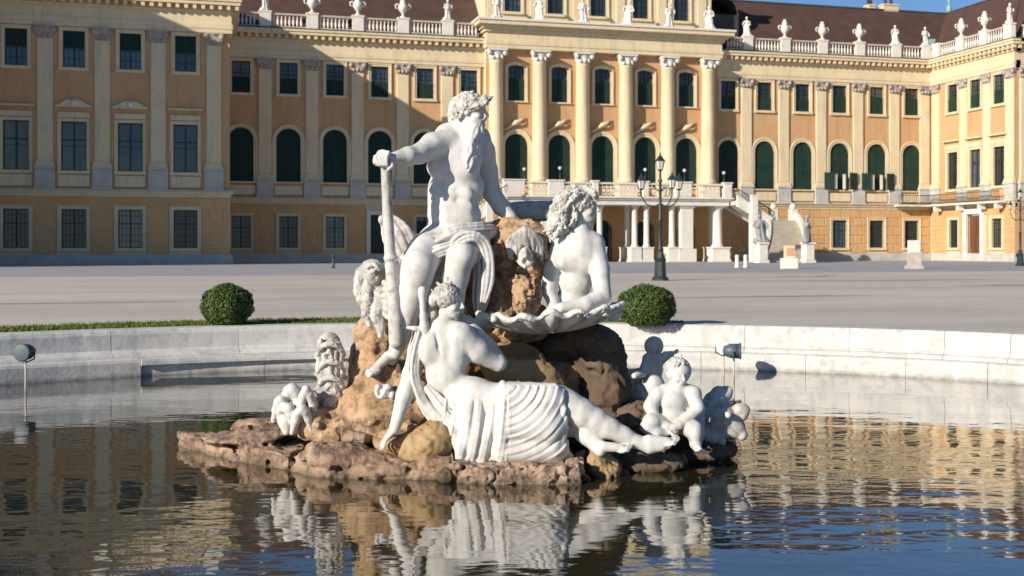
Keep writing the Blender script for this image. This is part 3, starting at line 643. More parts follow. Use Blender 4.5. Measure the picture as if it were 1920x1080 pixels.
while i < NP:
    w = min(5, NP - i); 
    if NP - i - w < 2: w = NP - i
    rec = XREC(i + w // 2); stone(i, i + w, PROFR if rec else PROFL, 'kerb_stone', rimstone); i += w; k += 1
m = MB()
a, b = off(.12), off(.10); n = NP
m.add([(p[0] - BO[0], p[1] - BO[1], -.5 - BO[2]) for p in a] + [(p[0] - BO[0], p[1] - BO[1], -1.2 - BO[2]) for p in b], [(i, n + i, n + (i + 1) % n, (i + 1) % n) for i in range(n)]); ob('base_course', m.mesh('base_course', rimwet), basin)
# water
wm = bpy.data.materials.new('pool_water'); wm.use_nodes = True; n_, l_ = wm.node_tree.nodes, wm.node_tree.links
b_ = n_['Principled BSDF']; b_.inputs['Base Color'].default_value = (.026, .024, .009, 1); b_.inputs['Roughness'].default_value = .03; b_.inputs['IOR'].default_value = 1.75
b_.inputs['Specular IOR Level'].default_value = .62
g_ = n_.new('ShaderNodeNewGeometry'); mp_ = n_.new('ShaderNodeMapping'); mp_.inputs['Rotation'].default_value = (0, 0, TH); l_.new(g_.outputs['Position'], mp_.inputs[0])
def wn(sc, st, det, dist_, prev=None, sx=1.0):
    k = n_.new('ShaderNodeMapping'); k.inputs['Scale'].default_value = (sx, 1, 1); l_.new(mp_.outputs[0], k.inputs[0])
    t = n_.new('ShaderNodeTexNoise'); t.inputs['Scale'].default_value = sc; t.inputs['Detail'].default_value = det; t.inputs['Roughness'].default_value = .5; l_.new(k.outputs[0], t.inputs['Vector'])
    bb = n_.new('ShaderNodeBump'); bb.inputs['Strength'].default_value = st; bb.inputs['Distance'].default_value = dist_; l_.new(t.outputs[0], bb.inputs['Height'])
    if prev: l_.new(prev.outputs[0], bb.inputs['Normal'])
    return bb
w1 = wn(.75, 1.0, 1, .017, None, .5); w2 = wn(3.0, 1.0, 2, .0048, w1, .5); w3 = wn(9, 1.0, 2, .0010, w2, .6)
l_.new(w3.outputs[0], b_.inputs['Normal']); b_.inputs['Coat Weight'].default_value = .6; b_.inputs['Coat IOR'].default_value = 1.6; b_.inputs['Coat Roughness'].default_value = .03; l_.new(w3.outputs[0], b_.inputs['Coat Normal'])
m = MB(); pw = off(.15); m.add([(*p, WZ) for p in pw], [tuple(range(NP))]); tag(ob('pool_water', m.mesh('pool_water', wm)), kind='structure')
m = MB(); m.add([(*p, -1.6) for p in off(-.3)], [tuple(range(NP))]); tag(ob('pool_floor', m.mesh('pool_floor', 'plinth')), kind='structure')
# ---------------------------------------------------------------- camera-frame placement helper: pixel of the photograph + distance -> metres
def cf(px, py, Z): return np.array([(px - 960) / F_PX * Z, Z, EYE - (py - HOR) / F_PX * Z])
def w_of(c): return Vector((c[0] * CT + c[1] * ST, -c[0] * ST + c[1] * CT, c[2]))
def gp(px, py, z=0.0):
    Z = (EYE - z) * F_PX / (py - HOR); return w_of(cf(px, py, Z))
# bushes
def bush(loc, rx, rz, zc, seed, label, n=9000):
    rgb = np.random.default_rng(seed); t = thing('box_bush', label, 'bush', loc, 0, 'clipped round bushes behind the basin rim')
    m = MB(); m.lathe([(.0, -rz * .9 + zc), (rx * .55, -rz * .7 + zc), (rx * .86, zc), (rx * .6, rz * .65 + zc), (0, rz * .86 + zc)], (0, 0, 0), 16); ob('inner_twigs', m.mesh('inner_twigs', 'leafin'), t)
    m = MB(); m.tube([(0, 0, 0), (.01, 0, zc)], [.05, .03], 7); ob('stem', m.mesh('stem', 'bark'), t)
    d = rgb.normal(0, 1, (n, 3)); d /= np.linalg.norm(d, axis=1)[:, None]
    lump = 1 + .05 * np.sin(d[:, 0] * 7 + seed) * np.sin(d[:, 1] * 6 + 1) + .03 * np.sin(d[:, 2] * 9 + d[:, 0] * 4)
    rr = (lump * (1.03 - .2 * rgb.random(n) ** 1.5))[:, None]; p = d * (rr + (.07 * rgb.random(n) ** 12)[:, None]) * [rx, rx, rz] + [0, 0, zc]; ok = p[:, 2] > .01; p, d = p[ok], d[ok]; n = len(p)
    nn = d + rgb.normal(0, .55, (n, 3)); nn /= np.linalg.norm(nn, axis=1)[:, None]; u = np.cross(nn, rgb.normal(0, 1, (n, 3))); u /= np.linalg.norm(u, axis=1)[:, None]; w = np.cross(nn, u)
    L = (.019 + .016 * rgb.random(n))[:, None]; v = np.stack([p - u * L, p - w * L * .55, p + u * L, p + w * L * .55], 1).reshape(-1, 3)
    me = bpy.data.meshes.new('foliage'); me.from_pydata(v.tolist(), [], [(4 * i, 4 * i + 1, 4 * i + 2, 4 * i + 3) for i in range(n)]); me.materials.append(MAT['leaf']); ob('foliage', me, t)
bush(gp(426, 611), .485, .42, .40, 1, 'smaller round clipped bush on the grass left of the statue group')
bush(gp(1212, 611), .575, .42, .38, 2, 'wider round clipped bush right of the stone shell')
# ---------------------------------------------------------------- lamps, signs, bollards
def lantern(m, mg, c, s):
    x, y, z = c; m.lathe([(.05 * s, -.1 * s), (.16 * s, 0), (.17 * s, .03 * s)], c, 6, False); mg.lathe([(.15 * s, .03 * s), (.25 * s, .5 * s)], c, 6, False)
    for k in range(6):
        a = k * math.pi / 3; m.tube([(x + .155 * s * math.cos(a), y + .155 * s * math.sin(a), z + .03 * s), (x + .26 * s * math.cos(a), y + .26 * s * math.sin(a), z + .5 * s)], .014 * s, 4)
    m.lathe([(.3 * s, .5 * s), (.31 * s, .53 * s), (.16 * s, .68 * s), (.14 * s, .76 * s), (.05 * s, .82 * s), (.06 * s, .9 * s), (0, 1.0 * s)], c, 6, False)
def lamp_post(loc, H_, label):
    t = thing('street_lamp', label, 'street lamp', loc, -TH + .15, 'iron lantern posts in the courtyard'); k = H_ / 6.1
    m = MB(); m.lathe([(.42, 0), (.42, .12), (.30, .2), (.27, .9), (.31, 1.0), (.22, 1.1), (.15, 1.4)], (0, 0, 0), 8, False); ob('base', m.mesh('base', 'iron'), t)
    m = MB(); m.lathe([(.13, 1.4), (.10, 1.5), (.095, 2.8), (.13, 2.85), (.13, 2.95), (.08, 3.05), (.07, 4.6 * k), (.12, 4.7 * k), (.06, 4.8 * k), (.05, 5.15 * k)], (0, 0, 0), 12); ob('shaft', m.mesh('shaft', 'iron'), t)
    m = MB()
    for a in (R(180), R(0), R(-70)):
        ca, sa = math.cos(a), math.sin(a)
        m.tube([(ca * r_, sa * r_, z * k) for r_, z in ((.05, 3.6), (.35, 3.45), (.7, 3.6), (.92, 3.95), (.93, 4.2))], .032, 6); m.tube([(ca * r_, sa * r_, z * k) for r_, z in ((.06, 4.2), (.3, 4.4), (.5, 4.25), (.45, 4.0), (.3, 3.95))], .025, 5)
    ob('bracket', m.mesh('bracket', 'iron'), t)
    for a, r_, z in ((R(180), .93, 4.3), (R(0), .93, 4.3), (R(-70), .93, 4.3), (0, 0, 5.2)):
        m = MB(); mg = MB(); lantern(m, mg, (0, 0, 0), .78 if r_ else .85); o = ob('lantern', m.mesh('lantern', 'iron'), t, (math.cos(a) * r_, math.sin(a) * r_, z * k)); ob('lantern_glass', mg.mesh('lantern_glass', 'lglass'), o)
lamp_post(gp(1238, 526), 6.2, 'dark green street lamp with four lanterns standing right of the statue group')
lamp_post(gp(1913, 499), 7.0, 'dark street lamp at the right edge near the red door')
def flood(px, py, base_y, aim, label, dual=False):
    t = thing('floodlight', label, 'floodlight', gp(px, base_y, WZ), -TH, 'floodlights on poles in the basin'); Z = (EYE - WZ) * F_PX / (base_y - HOR); h = (base_y - py) / F_PX * Z
    m = MB(); m.tube([(0, 0, -.1), (0, 0, h - .12)], .015, 7); ob('pole', m.mesh('pole', 'rail'), t)
    r_ = .135 if not dual else .125
    m = MB(); m.lathe([(.0, .20), (r_ * .6, .18), (r_ * .95, .06), (r_, -.12), (r_ * .86, -.12), (r_ * .8, -.02), (0, -.0)], (0, 0, 0), 20, axis='y'); o = ob('lamp_head', m.mesh('lamp_head', 'lampw'), t, (0, 0, h), aim + math.pi)
    m = MB(); m.lathe([(0, -.06), (r_ * .84, -.055), (r_ * .84, -.03)], (0, 0, 0), 16, axis='y'); ob('lens', m.mesh('lens', 'lensd'), o); m = MB(); m.lathe([(0, -.11), (r_ * .25, -.10), (r_ * .4, -.06)], (0, 0, 0), 12, axis='y'); ob('bulb', m.mesh('bulb', 'lampl'), o)
    m = MB(); m.lathe([(r_ * .9, -.13), (r_ * 1.08, -.125), (r_ * 1.08, -.09), (r_ * .9, -.09)], (0, 0, 0), 20, axis='y'); ob('lamp_rim', m.mesh('lamp_rim', 'lamprim' if dual else 'lampw'), o)
    m = MB(); m.tube([(-r_ * 1.15, 0, 0), (-r_ * 1.15, 0, -r_ * .8), (0, 0, -r_ * 1.3), (r_ * 1.15, 0, -r_ * .8), (r_ * 1.15, 0, 0)], .014, 5); ob('bracket', m.mesh('bracket', 'iron'), t, (0, 0, h), aim)
flood(48, 660, 733, R(-8), 'round dark floodlight on a pole in the water at the left edge')
flood(1357, 651, 706, R(-10), 'floodlight with bright white ring beside the right rim, left one of the pair', True)
flood(1376, 658, 712, R(78), 'blue grey floodlight turned sideways, right one of the pair at the right rim')
def bollard(px, py, h, r_, mat, label, group='low posts by the stairs'):
    m = MB(); m.lathe([(r_, 0), (r_, h * .1), (r_ * .8, h * .14), (r_ * .75, h * .8), (r_ * .9, h * .86), (r_ * .7, h * .96), (0, h)], (0, 0, 0), 12); o = ob('bollard', m.mesh('bollard', mat), None, gp(px, py)); tag(o, label, 'bollard', group)
bollard(1382, 502, 1.05, .2, 'white', 'white stone post below the stairs, left one of the close pair')
bollard(1398, 502, 1.05, .2, 'white', 'white stone post below the stairs, right one of the close pair')
bollard(625, 503, 1.15, .14, 'iron', 'small dark bollard standing in front of the shaded palace wall')
p = gp(1480, 504); t = thing('ticket_box', 'cream box on a low white block before the curved stairs', 'box', p, -TH)
m = MB(); m.box(-.6, .6, -.4, .4, 0, .8, bev=.04); ob('base', m.mesh('base', 'white'), t); m = MB(); m.box(-.36, .36, -.3, .3, .8, 1.75); ob('cabinet', m.mesh('cabinet', 'cream'), t); m = MB(); m.box(-.28, .28, -.33, -.3, 1.0, 1.6); ob('panel', m.mesh('panel', 'ochre'), t)
p = gp(1714, 504); t = thing('notice_board', 'pale upright notice board in front of the lit palace window', 'notice board', p, -TH)
m = MB(); m.box(-.62, .62, -.3, .3, 0, .25); m.box(-.5, .5, -.12, .12, .25, 1.2); ob('base', m.mesh('base', 'rail'), t); m = MB(); m.box(-.47, .47, -.1, .1, 1.2, 2.15, bev=.03); ob('board', m.mesh('board', 'white'), t)
# small globe lamps on the terrace pedestals
gx_ = [(34.2, 'first'), (38.3, 'second'), (48.4, 'third'), (53.2, 'fourth'), (58.1, 'fifth')]
for (x, nth), what in zip(gx_, ('leftmost, beside the god statue', 'second from the left', 'behind the street lamp', 'right of the street lamp', 'rightmost, at the stair head')):
    t = thing('terrace_lamp', 'small pale globe lamp on the white terrace balustrade, ' + what, 'globe lamp', (x, 121.8, 8.95 if x in (34.2, 58.1) else 9.15), 0, 'globe lamps on the terrace')
    m = MB(); m.lathe([(.16, 0), (.06, .15), (.05, 1.0), (.12, 1.1)], (0, 0, 0), 8); ob('stand', m.mesh('stand', 'iron'), t)
    m = MB(); m.lathe([(.07, 1.1), (.16, 1.18), (.2, 1.3), (.16, 1.43), (.0, 1.5)], (0, 0, 0), 12); ob('globe', m.mesh('globe', 'lglass'), t)
# ---------------------------------------------------------------- SCULPTING: implicit shapes -> surface nets mesh
_rt = np.random.default_rng(11); _H = _rt.random((32, 32, 32)).astype(np.float32)
def vnoise(X, Y, Z, sc, seed=0):
    x, y, z = X * sc + seed * 7.3, Y * sc + seed * 3.1, Z * sc + seed * 5.7
    x, y, z = np.broadcast_arrays(x, y, z); xi, yi, zi = np.floor(x).astype(int), np.floor(y).astype(int), np.floor(z).astype(int)
    fx, fy, fz = x - xi, y - yi, z - zi; fx, fy, fz = (f * f * (3 - 2 * f) for f in (fx, fy, fz)); r = 0
    for a in (0, 1):
        for b in (0, 1):
            for c in (0, 1):
                r = r + _H[(xi + a) & 31, (yi + b) & 31, (zi + c) & 31] * (fx if a else 1 - fx) * (fy if b else 1 - fy) * (fz if c else 1 - fz)
    return r * 2 - 1
def fbm(X, Y, Z, sc, o=3, seed=0): return sum(vnoise(X, Y, Z, sc * 2 ** i, seed + i) * .5 ** i for i in range(o))
def smin(a, b, k):
    if k <= 0: return np.minimum(a, b)
    h = np.clip(.5 + .5 * (b - a) / k, 0, 1); return b + (a - b) * h - k * h * (1 - h)
class Sculpt:
    def __init__(s): s.ops = []; s.lo = np.full(3, 1e9); s.hi = -s.lo
    def _ad(s, lo, hi, fn, mode, k, pad=None):
        k = k if k < .025 else .025 + (k - .025) * .7
        if mode == 'u': s.lo = np.minimum(s.lo, lo); s.hi = np.maximum(s.hi, hi)
        s.ops.append((np.array(lo) - (k + .06 if pad is None else pad), np.array(hi) + (k + .06 if pad is None else pad), fn, mode, k)); return s
    def cap(s, a, b, ra, rb, k=.03, mode='u'):
        a, b = np.array(a, float), np.array(b, float); ab = b - a; L2 = max((ab ** 2).sum(), 1e-9); rm = max(ra, rb)
        def fn(X, Y, Z):
            h = np.clip(((X - a[0]) * ab[0] + (Y - a[1]) * ab[1] + (Z - a[2]) * ab[2]) / L2, 0, 1)
            return np.sqrt((X - a[0] - ab[0] * h) ** 2 + (Y - a[1] - ab[1] * h) ** 2 + (Z - a[2] - ab[2] * h) ** 2) - (ra + (rb - ra) * h)
        return s._ad(np.minimum(a, b) - rm, np.maximum(a, b) + rm, fn, mode, k)
    def ell(s, c, r, k=.03, mode='u', B=None):
        c, r = np.array(c, float), np.array(r, float); rm = r.max() if B is not None else r
        def fn(X, Y, Z):
            x, y, z = X - c[0], Y - c[1], Z - c[2]
            if B is not None: x, y, z = (x * B[i][0] + y * B[i][1] + z * B[i][2] for i in range(3))
            k0 = np.sqrt((x / r[0]) ** 2 + (y / r[1]) ** 2 + (z / r[2]) ** 2); k1 = np.sqrt((x / r[0] ** 2) ** 2 + (y / r[1] ** 2) ** 2 + (z / r[2] ** 2) ** 2)
            return k0 * (k0 - 1) / np.maximum(k1, 1e-6)
        return s._ad(c - rm, c + rm, fn, mode, k)
    def chain(s, pts, k=.03, mode='u', sub=1):
        """pts: (px,py,Z,r_px) in photograph coordinates"""
        P = [(cf(x, y, Z), r * Z / F_PX) for x, y, Z, r in pts]
        if sub > 1 and len(P) > 2:
            Q = []
            for i in range(len(P) - 1):
                p0, p1, p2, p3 = P[max(i - 1, 0)], P[i], P[i + 1], P[min(i + 2, len(P) - 1)]
                for j in range(sub):
                    t = j / sub; f = lambda a, b, c, d: .5 * (2 * b + (c - a) * t + (2 * a - 5 * b + 4 * c - d) * t * t + (3 * b - a - 3 * c + d) * t ** 3)
                    Q.append((f(p0[0], p1[0], p2[0], p3[0]), max(.003, f(p0[1], p1[1], p2[1], p3[1]))))
            P = Q + [P[-1]]
        for (a, ra), (b, rb) in zip(P, P[1:]): s.cap(a, b, ra, rb, k, mode)
        return s
    def pe(s, px, py, Z, rx, ry, rd, k=.03, mode='u', rot=0):
        """ellipsoid: pixel radii rx, ry and depth radius rd in metres; rot = in-picture tilt (deg, clockwise)"""
        q = Z / F_PX; B = None
        if rot: c, n = math.cos(R(rot)), math.sin(R(rot)); B = [(c, 0, -n), (0, 1, 0), (n, 0, c)]
        return s.ell(cf(px, py, Z), (rx * q, rd, ry * q), k, mode, B)
    def disp(s, lo, hi, fn): return s._ad(np.array(lo), np.array(hi), fn, 'd', 0, .0)
    def dispall(s, fn): s.ops.append((None, None, fn, 'd', 0)); return s
    def mesh(s, name, h, mat, origin, clip=None):
        lo, hi = s.lo - .1, s.hi + .1; n = np.ceil((hi - lo) / h).astype(int) + 1
        ax = [lo[i] + np.arange(n[i]) * h for i in range(3)]; V = np.full(n, .25, np.float32)
        for l, u, fn, mode, k in s.ops:
            if l is None: sl = [slice(0, n[i]) for i in range(3)]
            else:
                sl = [slice(max(0, int((l[i] - lo[i]) / h)), min(n[i], int((u[i] - lo[i]) / h) + 2)) for i in range(3)]
            if any(a.stop <= a.start for a in sl): continue
            sl = tuple(sl); X, Y, Z = ax[0][sl[0]][:, None, None], ax[1][sl[1]][None, :, None], ax[2][sl[2]][None, None, :]; cur = V[sl]
            if mode == 'u': V[sl] = smin(cur, fn(X, Y, Z), k)
            elif mode == 's': V[sl] = -smin(-cur, fn(X, Y, Z), k)
            else:
                idx = np.nonzero(np.abs(cur) < .11)
                if len(idx[0]):
                    x, y, z = ax[0][sl[0]][idx[0]], ax[1][sl[1]][idx[1]], ax[2][sl[2]][idx[2]]; cur[idx] += fn(x, y, z); V[sl] = cur
        v, f = surfnet(V, lo, h); v = v - np.array(origin); me = bpy.data.meshes.new(name)
        me.vertices.add(len(v)); me.vertices.foreach_set('co', v.astype(np.float32).ravel()); me.loops.add(len(f) * 4); me.loops.foreach_set('vertex_index', f.astype(np.int32).ravel())
        me.polygons.add(len(f)); me.polygons.foreach_set('loop_start', np.arange(len(f), dtype=np.int32) * 4); me.update(calc_edges=True); me.polygons.foreach_set('use_smooth', np.ones(len(f), bool))
        me.materials.append(MAT[mat] if isinstance(mat, str) else mat); me.update(); return me
def surfnet(V, lo, h):
    V[0] = V[-1] = .2; V[:, 0] = V[:, -1] = .2; V[:, :, 0] = V[:, :, -1] = .2
    S = V < 0; nx, ny, nz = V.shape; c = np.zeros((nx - 1, ny - 1, nz - 1), np.int8); offs = [(a, b, d) for a in (0, 1) for b in (0, 1) for d in (0, 1)]
    for a, b, d in offs: c += S[a:nx - 1 + a, b:ny - 1 + b, d:nz - 1 + d]
    I = np.argwhere((c > 0) & (c < 8)); acc = np.zeros((len(I), 3)); cnt = np.zeros(len(I)); g = lambda o: V[I[:, 0] + o[0], I[:, 1] + o[1], I[:, 2] + o[2]].astype(float)
    vals = {o: g(o) for o in offs}
    for o in offs:
        for k in range(3):
            if o[k] == 0:
                q = list(o); q[k] = 1; q = tuple(q); a, b = vals[o], vals[q]; mk = (a < 0) != (b < 0); t = np.where(mk, a / np.where(mk, a - b, 1), 0); p = np.array(o, float)[None, :].repeat(len(I), 0); p[:, k] += t; acc[mk] += p[mk]; cnt[mk] += 1
    v = (I + acc / cnt[:, None]) * h + lo; idm = np.full(c.shape, -1, np.int64); idm[I[:, 0], I[:, 1], I[:, 2]] = np.arange(len(I)); F = []
    for k in range(3):
        a = [slice(None)] * 3; b = [slice(None)] * 3; a[k] = slice(0, -1); b[k] = slice(1, None); E = np.argwhere(S[tuple(a)] != S[tuple(b)]); u, w = (k + 1) % 3, (k + 2) % 3
        E = E[(E[:, u] > 0) & (E[:, w] > 0)]; q = []
        for du, dw in ((0, 0), (-1, 0), (-1, -1), (0, -1)):
            J = E.copy(); J[:, u] += du; J[:, w] += dw; q.append(idm[J[:, 0], J[:, 1], J[:, 2]])
        q = np.stack(q, 1); ins = S[E[:, 0], E[:, 1], E[:, 2]]; q[~ins] = q[~ins][:, ::-1]; F.append(q[(q >= 0).all(1)])
    return v, np.concatenate(F)
def basis(fwd, up):
    f = np.array(fwd, float); f /= np.linalg.norm(f); u = np.array(up, float); u -= f * u.dot(f); u /= np.linalg.norm(u); r = np.cross(f, u); return r, f, u   # right, forward, up
def head(S, c, s, fwd, up, beard=False, child=False):
    """s = head height in metres; c centre of skull (cf frame)"""
    r, f, u = basis(fwd, up); B = [r, f, u]; c = np.array(c, float); P = lambda x, y, z: c + (r * x + f * y + u * z) * s; q = lambda *a: tuple(v * s for v in a); k = .05 * s
    S.ell(P(0, -.05, .08), q(.34, .42, .38), k, B=B); S.ell(P(0, .10, -.14), q(.27, .27, .34), k, B=B); S.ell(P(0, .2, -.36), q(.15, .13, .12), k * 1.5, B=B)
    S.ell(P(0, .28, .12), q(.25, .10, .12), k, B=B)
    for sx in (-1, 1):
        S.ell(P(.13 * sx, .40, .0), q(.085, .07, .06), .03 * s, 's', B=B); S.ell(P(.13 * sx, .325, -.0), q(.06, .05, .045), .01 * s, B=B); S.cap(P(.05 * sx, .38, .07), P(.22 * sx, .3, .09), .03 * s, .02 * s, .02 * s)
        S.ell(P(.17 * sx, .24, -.17), q(.10, .10, .09), k, B=B); S.ell(P(.35 * sx, -.03, -.04), q(.03, .08, .12), .01 * s, B=B)
        S.ell(P(.05 * sx, .44, -.16), q(.04, .04, .03), .02 * s, B=B)
    S.cap(P(0, .37, .06), P(0, .48, -.14), .03 * s, .05 * s, .025 * s)
    S.cap(P(-.07, .36, -.25), P(.07, .36, -.25), .028 * s, .028 * s, .012 * s); S.cap(P(-.06, .345, -.305), P(.06, .345, -.305), .033 * s, .033 * s, .012 * s)
    S.cap(P(-.09, .385, -.277), P(.09, .385, -.277), .009 * s, .009 * s, .006 * s, 's')
    return P
def hand(S, w, d, n, L, curl=.5, side=1, spread=.16, k=.012):
    """w wrist, d finger direction, n back-of-hand normal, L hand length"""
    d = np.array(d, float); d /= np.linalg.norm(d); n = np.array(n, float); n -= d * n.dot(d); n /= np.linalg.norm(n); t = np.cross(d, n) * side; w = np.array(w, float)
    S.ell(w + d * L * .26, (L * .21, L * .28, L * .10), k, B=[t, d, n])
    for i, (o, l) in enumerate(((.15, .46), (.05, .52), (-.05, .48), (-.15, .38))):
        p = w + d * L * .46 + t * o * L; a = 0.15; dirv = d + t * o * spread * 2; dirv /= np.linalg.norm(dirv); r_ = L * .052
        for seg in range(3):
            a += curl * (.5 if seg == 0 else .75); dd = dirv * math.cos(a) - n * math.sin(a); q = p + dd * L * l * (.45, .32, .23)[seg]; S.cap(p, q, r_ * (1 - .1 * seg), r_ * (.9 - .1 * seg), k * .4); p = q
    p = w + d * L * .12 + t * L * .16; a = d * .55 + t * .75 - n * .3 * (1 + curl); a /= np.linalg.norm(a); q = p + a * L * .24; S.cap(p, q, L * .07, L * .055, k); b = a * .6 + d * .6 - n * curl * .5; b /= np.linalg.norm(b); S.cap(q, q + b * L * .2, L * .055, L * .042, k * .5)
def foot(S, heel, toe, up, L, k=.015):
    heel, toe = np.array(heel, float), np.array(toe, float); d = toe - heel; d /= np.linalg.norm(d); u = np.array(up, float); u -= d * u.dot(d); u /= np.linalg.norm(u); t = np.cross(d, u)
    S.ell(heel + u * L * .05, (L * .14, L * .16, L * .15), k, B=[t, d, u]); S.cap(heel + u * L * .18 + d * L * .12, heel + d * L * .62 + u * L * .05, L * .16, L * .11, k * 2); S.ell(heel + d * L * .64, (L * .20, L * .17, L * .095), k, B=[t, d, u])
    for i in range(5):
        o = (i - 2) * .088 * L; a = heel + d * L * (.74 - abs(i - 1) * .02) + t * o + u * L * .01; m = a + d * L * (.10 - .01 * i) + u * L * .025; S.cap(a, m, L * (.056 if i == 0 else .044), L * .045, .004); S.cap(m, m + d * L * (.1 - .012 * i) - u * L * .035, L * .045, L * (.05 if i == 0 else .04), .004)
marble = M('statue_marble', (.56, .55, .53), (.615, .605, .585), 3.2, .6, (.33, .325, .315), 10, .4, .5, 45, .006, c3r=(.50, .70), sharp=(.3, .7), spec=.35, streak=(7, .38, (.26, .25, .23)))
marble2 = M('weathered_marble', (.45, .435, .405), (.57, .555, .525), 4, .7, (.18, .17, .155), 11, .6, .6, 40, .008, c3r=(.5, .66), spec=.3, streak=(9, .5, (.16, .15, .14)))
rockm = M('ochre_rock', (.39, .24, .125), (.52, .37, .235), 2.2, .9, (.12, .08, .055), 6, .75, 1.0, 20, .035, c3r=(.48, .62), sharp=(.3, .65), wet=-.81)
rockp = M('pink_rock', (.31, .195, .13), (.45, .33, .24), 2.4, .8, (.08, .055, .045), 6, .8, 1.0, 22, .035, c3r=(.47, .62), wet=-.81)
rocko = M('olive_rock', (.30, .20, .095), (.40, .28, .15), 2.4, .9, (.14, .11, .06), 6, .7, .8, 18, .025, wet=-.81)
rockshade = M('shade_dark_rock', (.10, .07, .048), (.155, .11, .078), 2.0, .9, (.06, .045, .035), 5, .7, .9, 14, .03, wet=-.81)  # rock colour darkened; the shade under the shell is put into it
MARB = marble
class Fig:
    def __init__(s, name, label, cat, px, py, Z, group=None):
        s.o = cf(px, py, Z); s.t = thing(name, label, cat, w_of(s.o), -TH, group)
    def part(s, name, S, h, mat=None, label=None, parent=None): return ob(name, S.mesh(name, h, mat or marble, s.o), parent or s.t, label=label)
def curls(amp, sc, seed=1, aniso=(1, 1, 1)):
    def fn(x, y, z):
        w = fbm(x, y, z, sc * .5, 2, seed) * 2.2; return amp * np.sin((x * aniso[0] + y * aniso[1] + z * aniso[2]) * sc + w * 3) * .6 + amp * vnoise(x, y, z, sc * .55, seed + 3)
    return fn
fine = lambda x, y, z: .0035 * fbm(x, y, z, 9, 2, 5)
def folds(S, path, wid, n, r, k=.006, bulge=.05, jit=.25, sub=3, seed=0):
    rr = np.random.default_rng(seed); pa = np.array([p[:3] for p in path], float); ws = [p[3] if len(p) > 3 else 1 for p in path]; T = np.gradient(pa[:, :2], axis=0); T /= np.linalg.norm(T, axis=1)[:, None]; Nn = np.stack([-T[:, 1], T[:, 0]], 1)
    for i in range(n):
        o = (i / max(1, n - 1) - .5) * 2; pts = []; ph = rr.uniform(0, 6)
        for j in range(len(pa)):
            oo = (o + rr.normal(0, jit) / n) * wid * ws[j]; zz = pa[j, 2] + bulge * (o * o) + (.012 if i % 2 else -.006); pts.append((pa[j, 0] + Nn[j, 0] * oo, pa[j, 1] + Nn[j, 1] * oo, zz, r * (.75 + .4 * rr.random()) * (.6 if j in (0, len(pa) - 1) else 1)))
        S.chain(pts, k, sub=sub)
GR = 'carved white marble figures of the fountain group'
exec_sculpt = True
# ================= river god
G = Fig('river_god_statue', 'large bearded marble god seated on top, hand on a tall oar', 'statue', 800, 640, 13.0, GR)
S = Sculpt()
# torso
S.pe(853, 300, 13.08, 50, 52, .25, .06, rot=6); S.pe(856, 352, 13.08, 52, 44, .22, .08); S.pe(852, 405, 13.05, 50, 40, .23, .08); S.pe(846, 452, 13.02, 62, 34, .30, .08)
S.pe(827, 314, 12.93, 27, 23, .11, .08); S.pe(868, 320, 12.94, 28, 22, .11, .08)          # pectorals
for yy in (365, 388, 411): S.pe(841, yy, 12.87, 15, 12, .035, .05); S.pe(872, yy, 12.89, 15, 12, .035, .05)
S.chain([(856, 345, 12.79, 4), (857, 425, 12.79, 3)], .02, 's')
S.chain([(815, 346, 12.86, 3), (846, 350, 12.80, 3), (884, 345, 12.83, 3)], .035, 's')
S.pe(822, 372, 13.0, 20, 40, .14, .08)
for q in range(4): S.chain([(800 + q, 338 + q * 12, 12.93, 2.2), (812, 345 + q * 12, 12.86, 2.0), (824, 349 + q * 12, 12.83, 1.2)], .018, 's')
S.chain([(840, 258, 13.1, 27), (868, 246, 13.12, 24), (894, 262, 13.22, 25), (904, 290, 13.30, 24)], .06)    # shoulders
S.chain([(876, 215, 13.1, 22), (872, 262, 13.1, 26)], .05)     # neck
# his right arm to the oar
S.chain([(838, 268, 13.0, 26), (812, 274, 12.88, 25), (786, 288, 12.68, 19)], .04); S.chain([(786, 289, 12.68, 18.5), (765, 293, 12.55, 18), (742, 296, 12.44, 12)], .03)
hand(S, cf(740, 293, 12.44), (-1, -.55, .1), (-.1, -.5, 1), .33, 1.15, 1, .1)
S.pe(721, 297, 12.38, 11, 12, .05, .03)
for i in range(4): S.chain([(712 + i * 5.5, 284 + abs(i - 1), 12.36 - .01 * i, 4.2), (706 + i * 6, 296, 12.30, 4.0), (710 + i * 5, 309, 12.30, 3.6), (716 + i * 3.5, 312, 12.35, 3.2)], .003)
S.chain([(733, 300, 12.36, 4.5), (735, 312, 12.33, 4), (728, 318, 12.31, 3.4)], .004)
# his left arm down to the urn
S.chain([(904, 284, 13.32, 24), (912, 322, 13.36, 21), (922, 362, 13.38, 17)], .04); S.chain([(922, 362, 13.38, 17), (940, 388, 13.34, 16), (958, 408, 13.28, 12)], .03)
hand(S, cf(957, 406, 13.28), (.8, -.2, -.5), (.3, -.5, .8), .30, .7, -1)
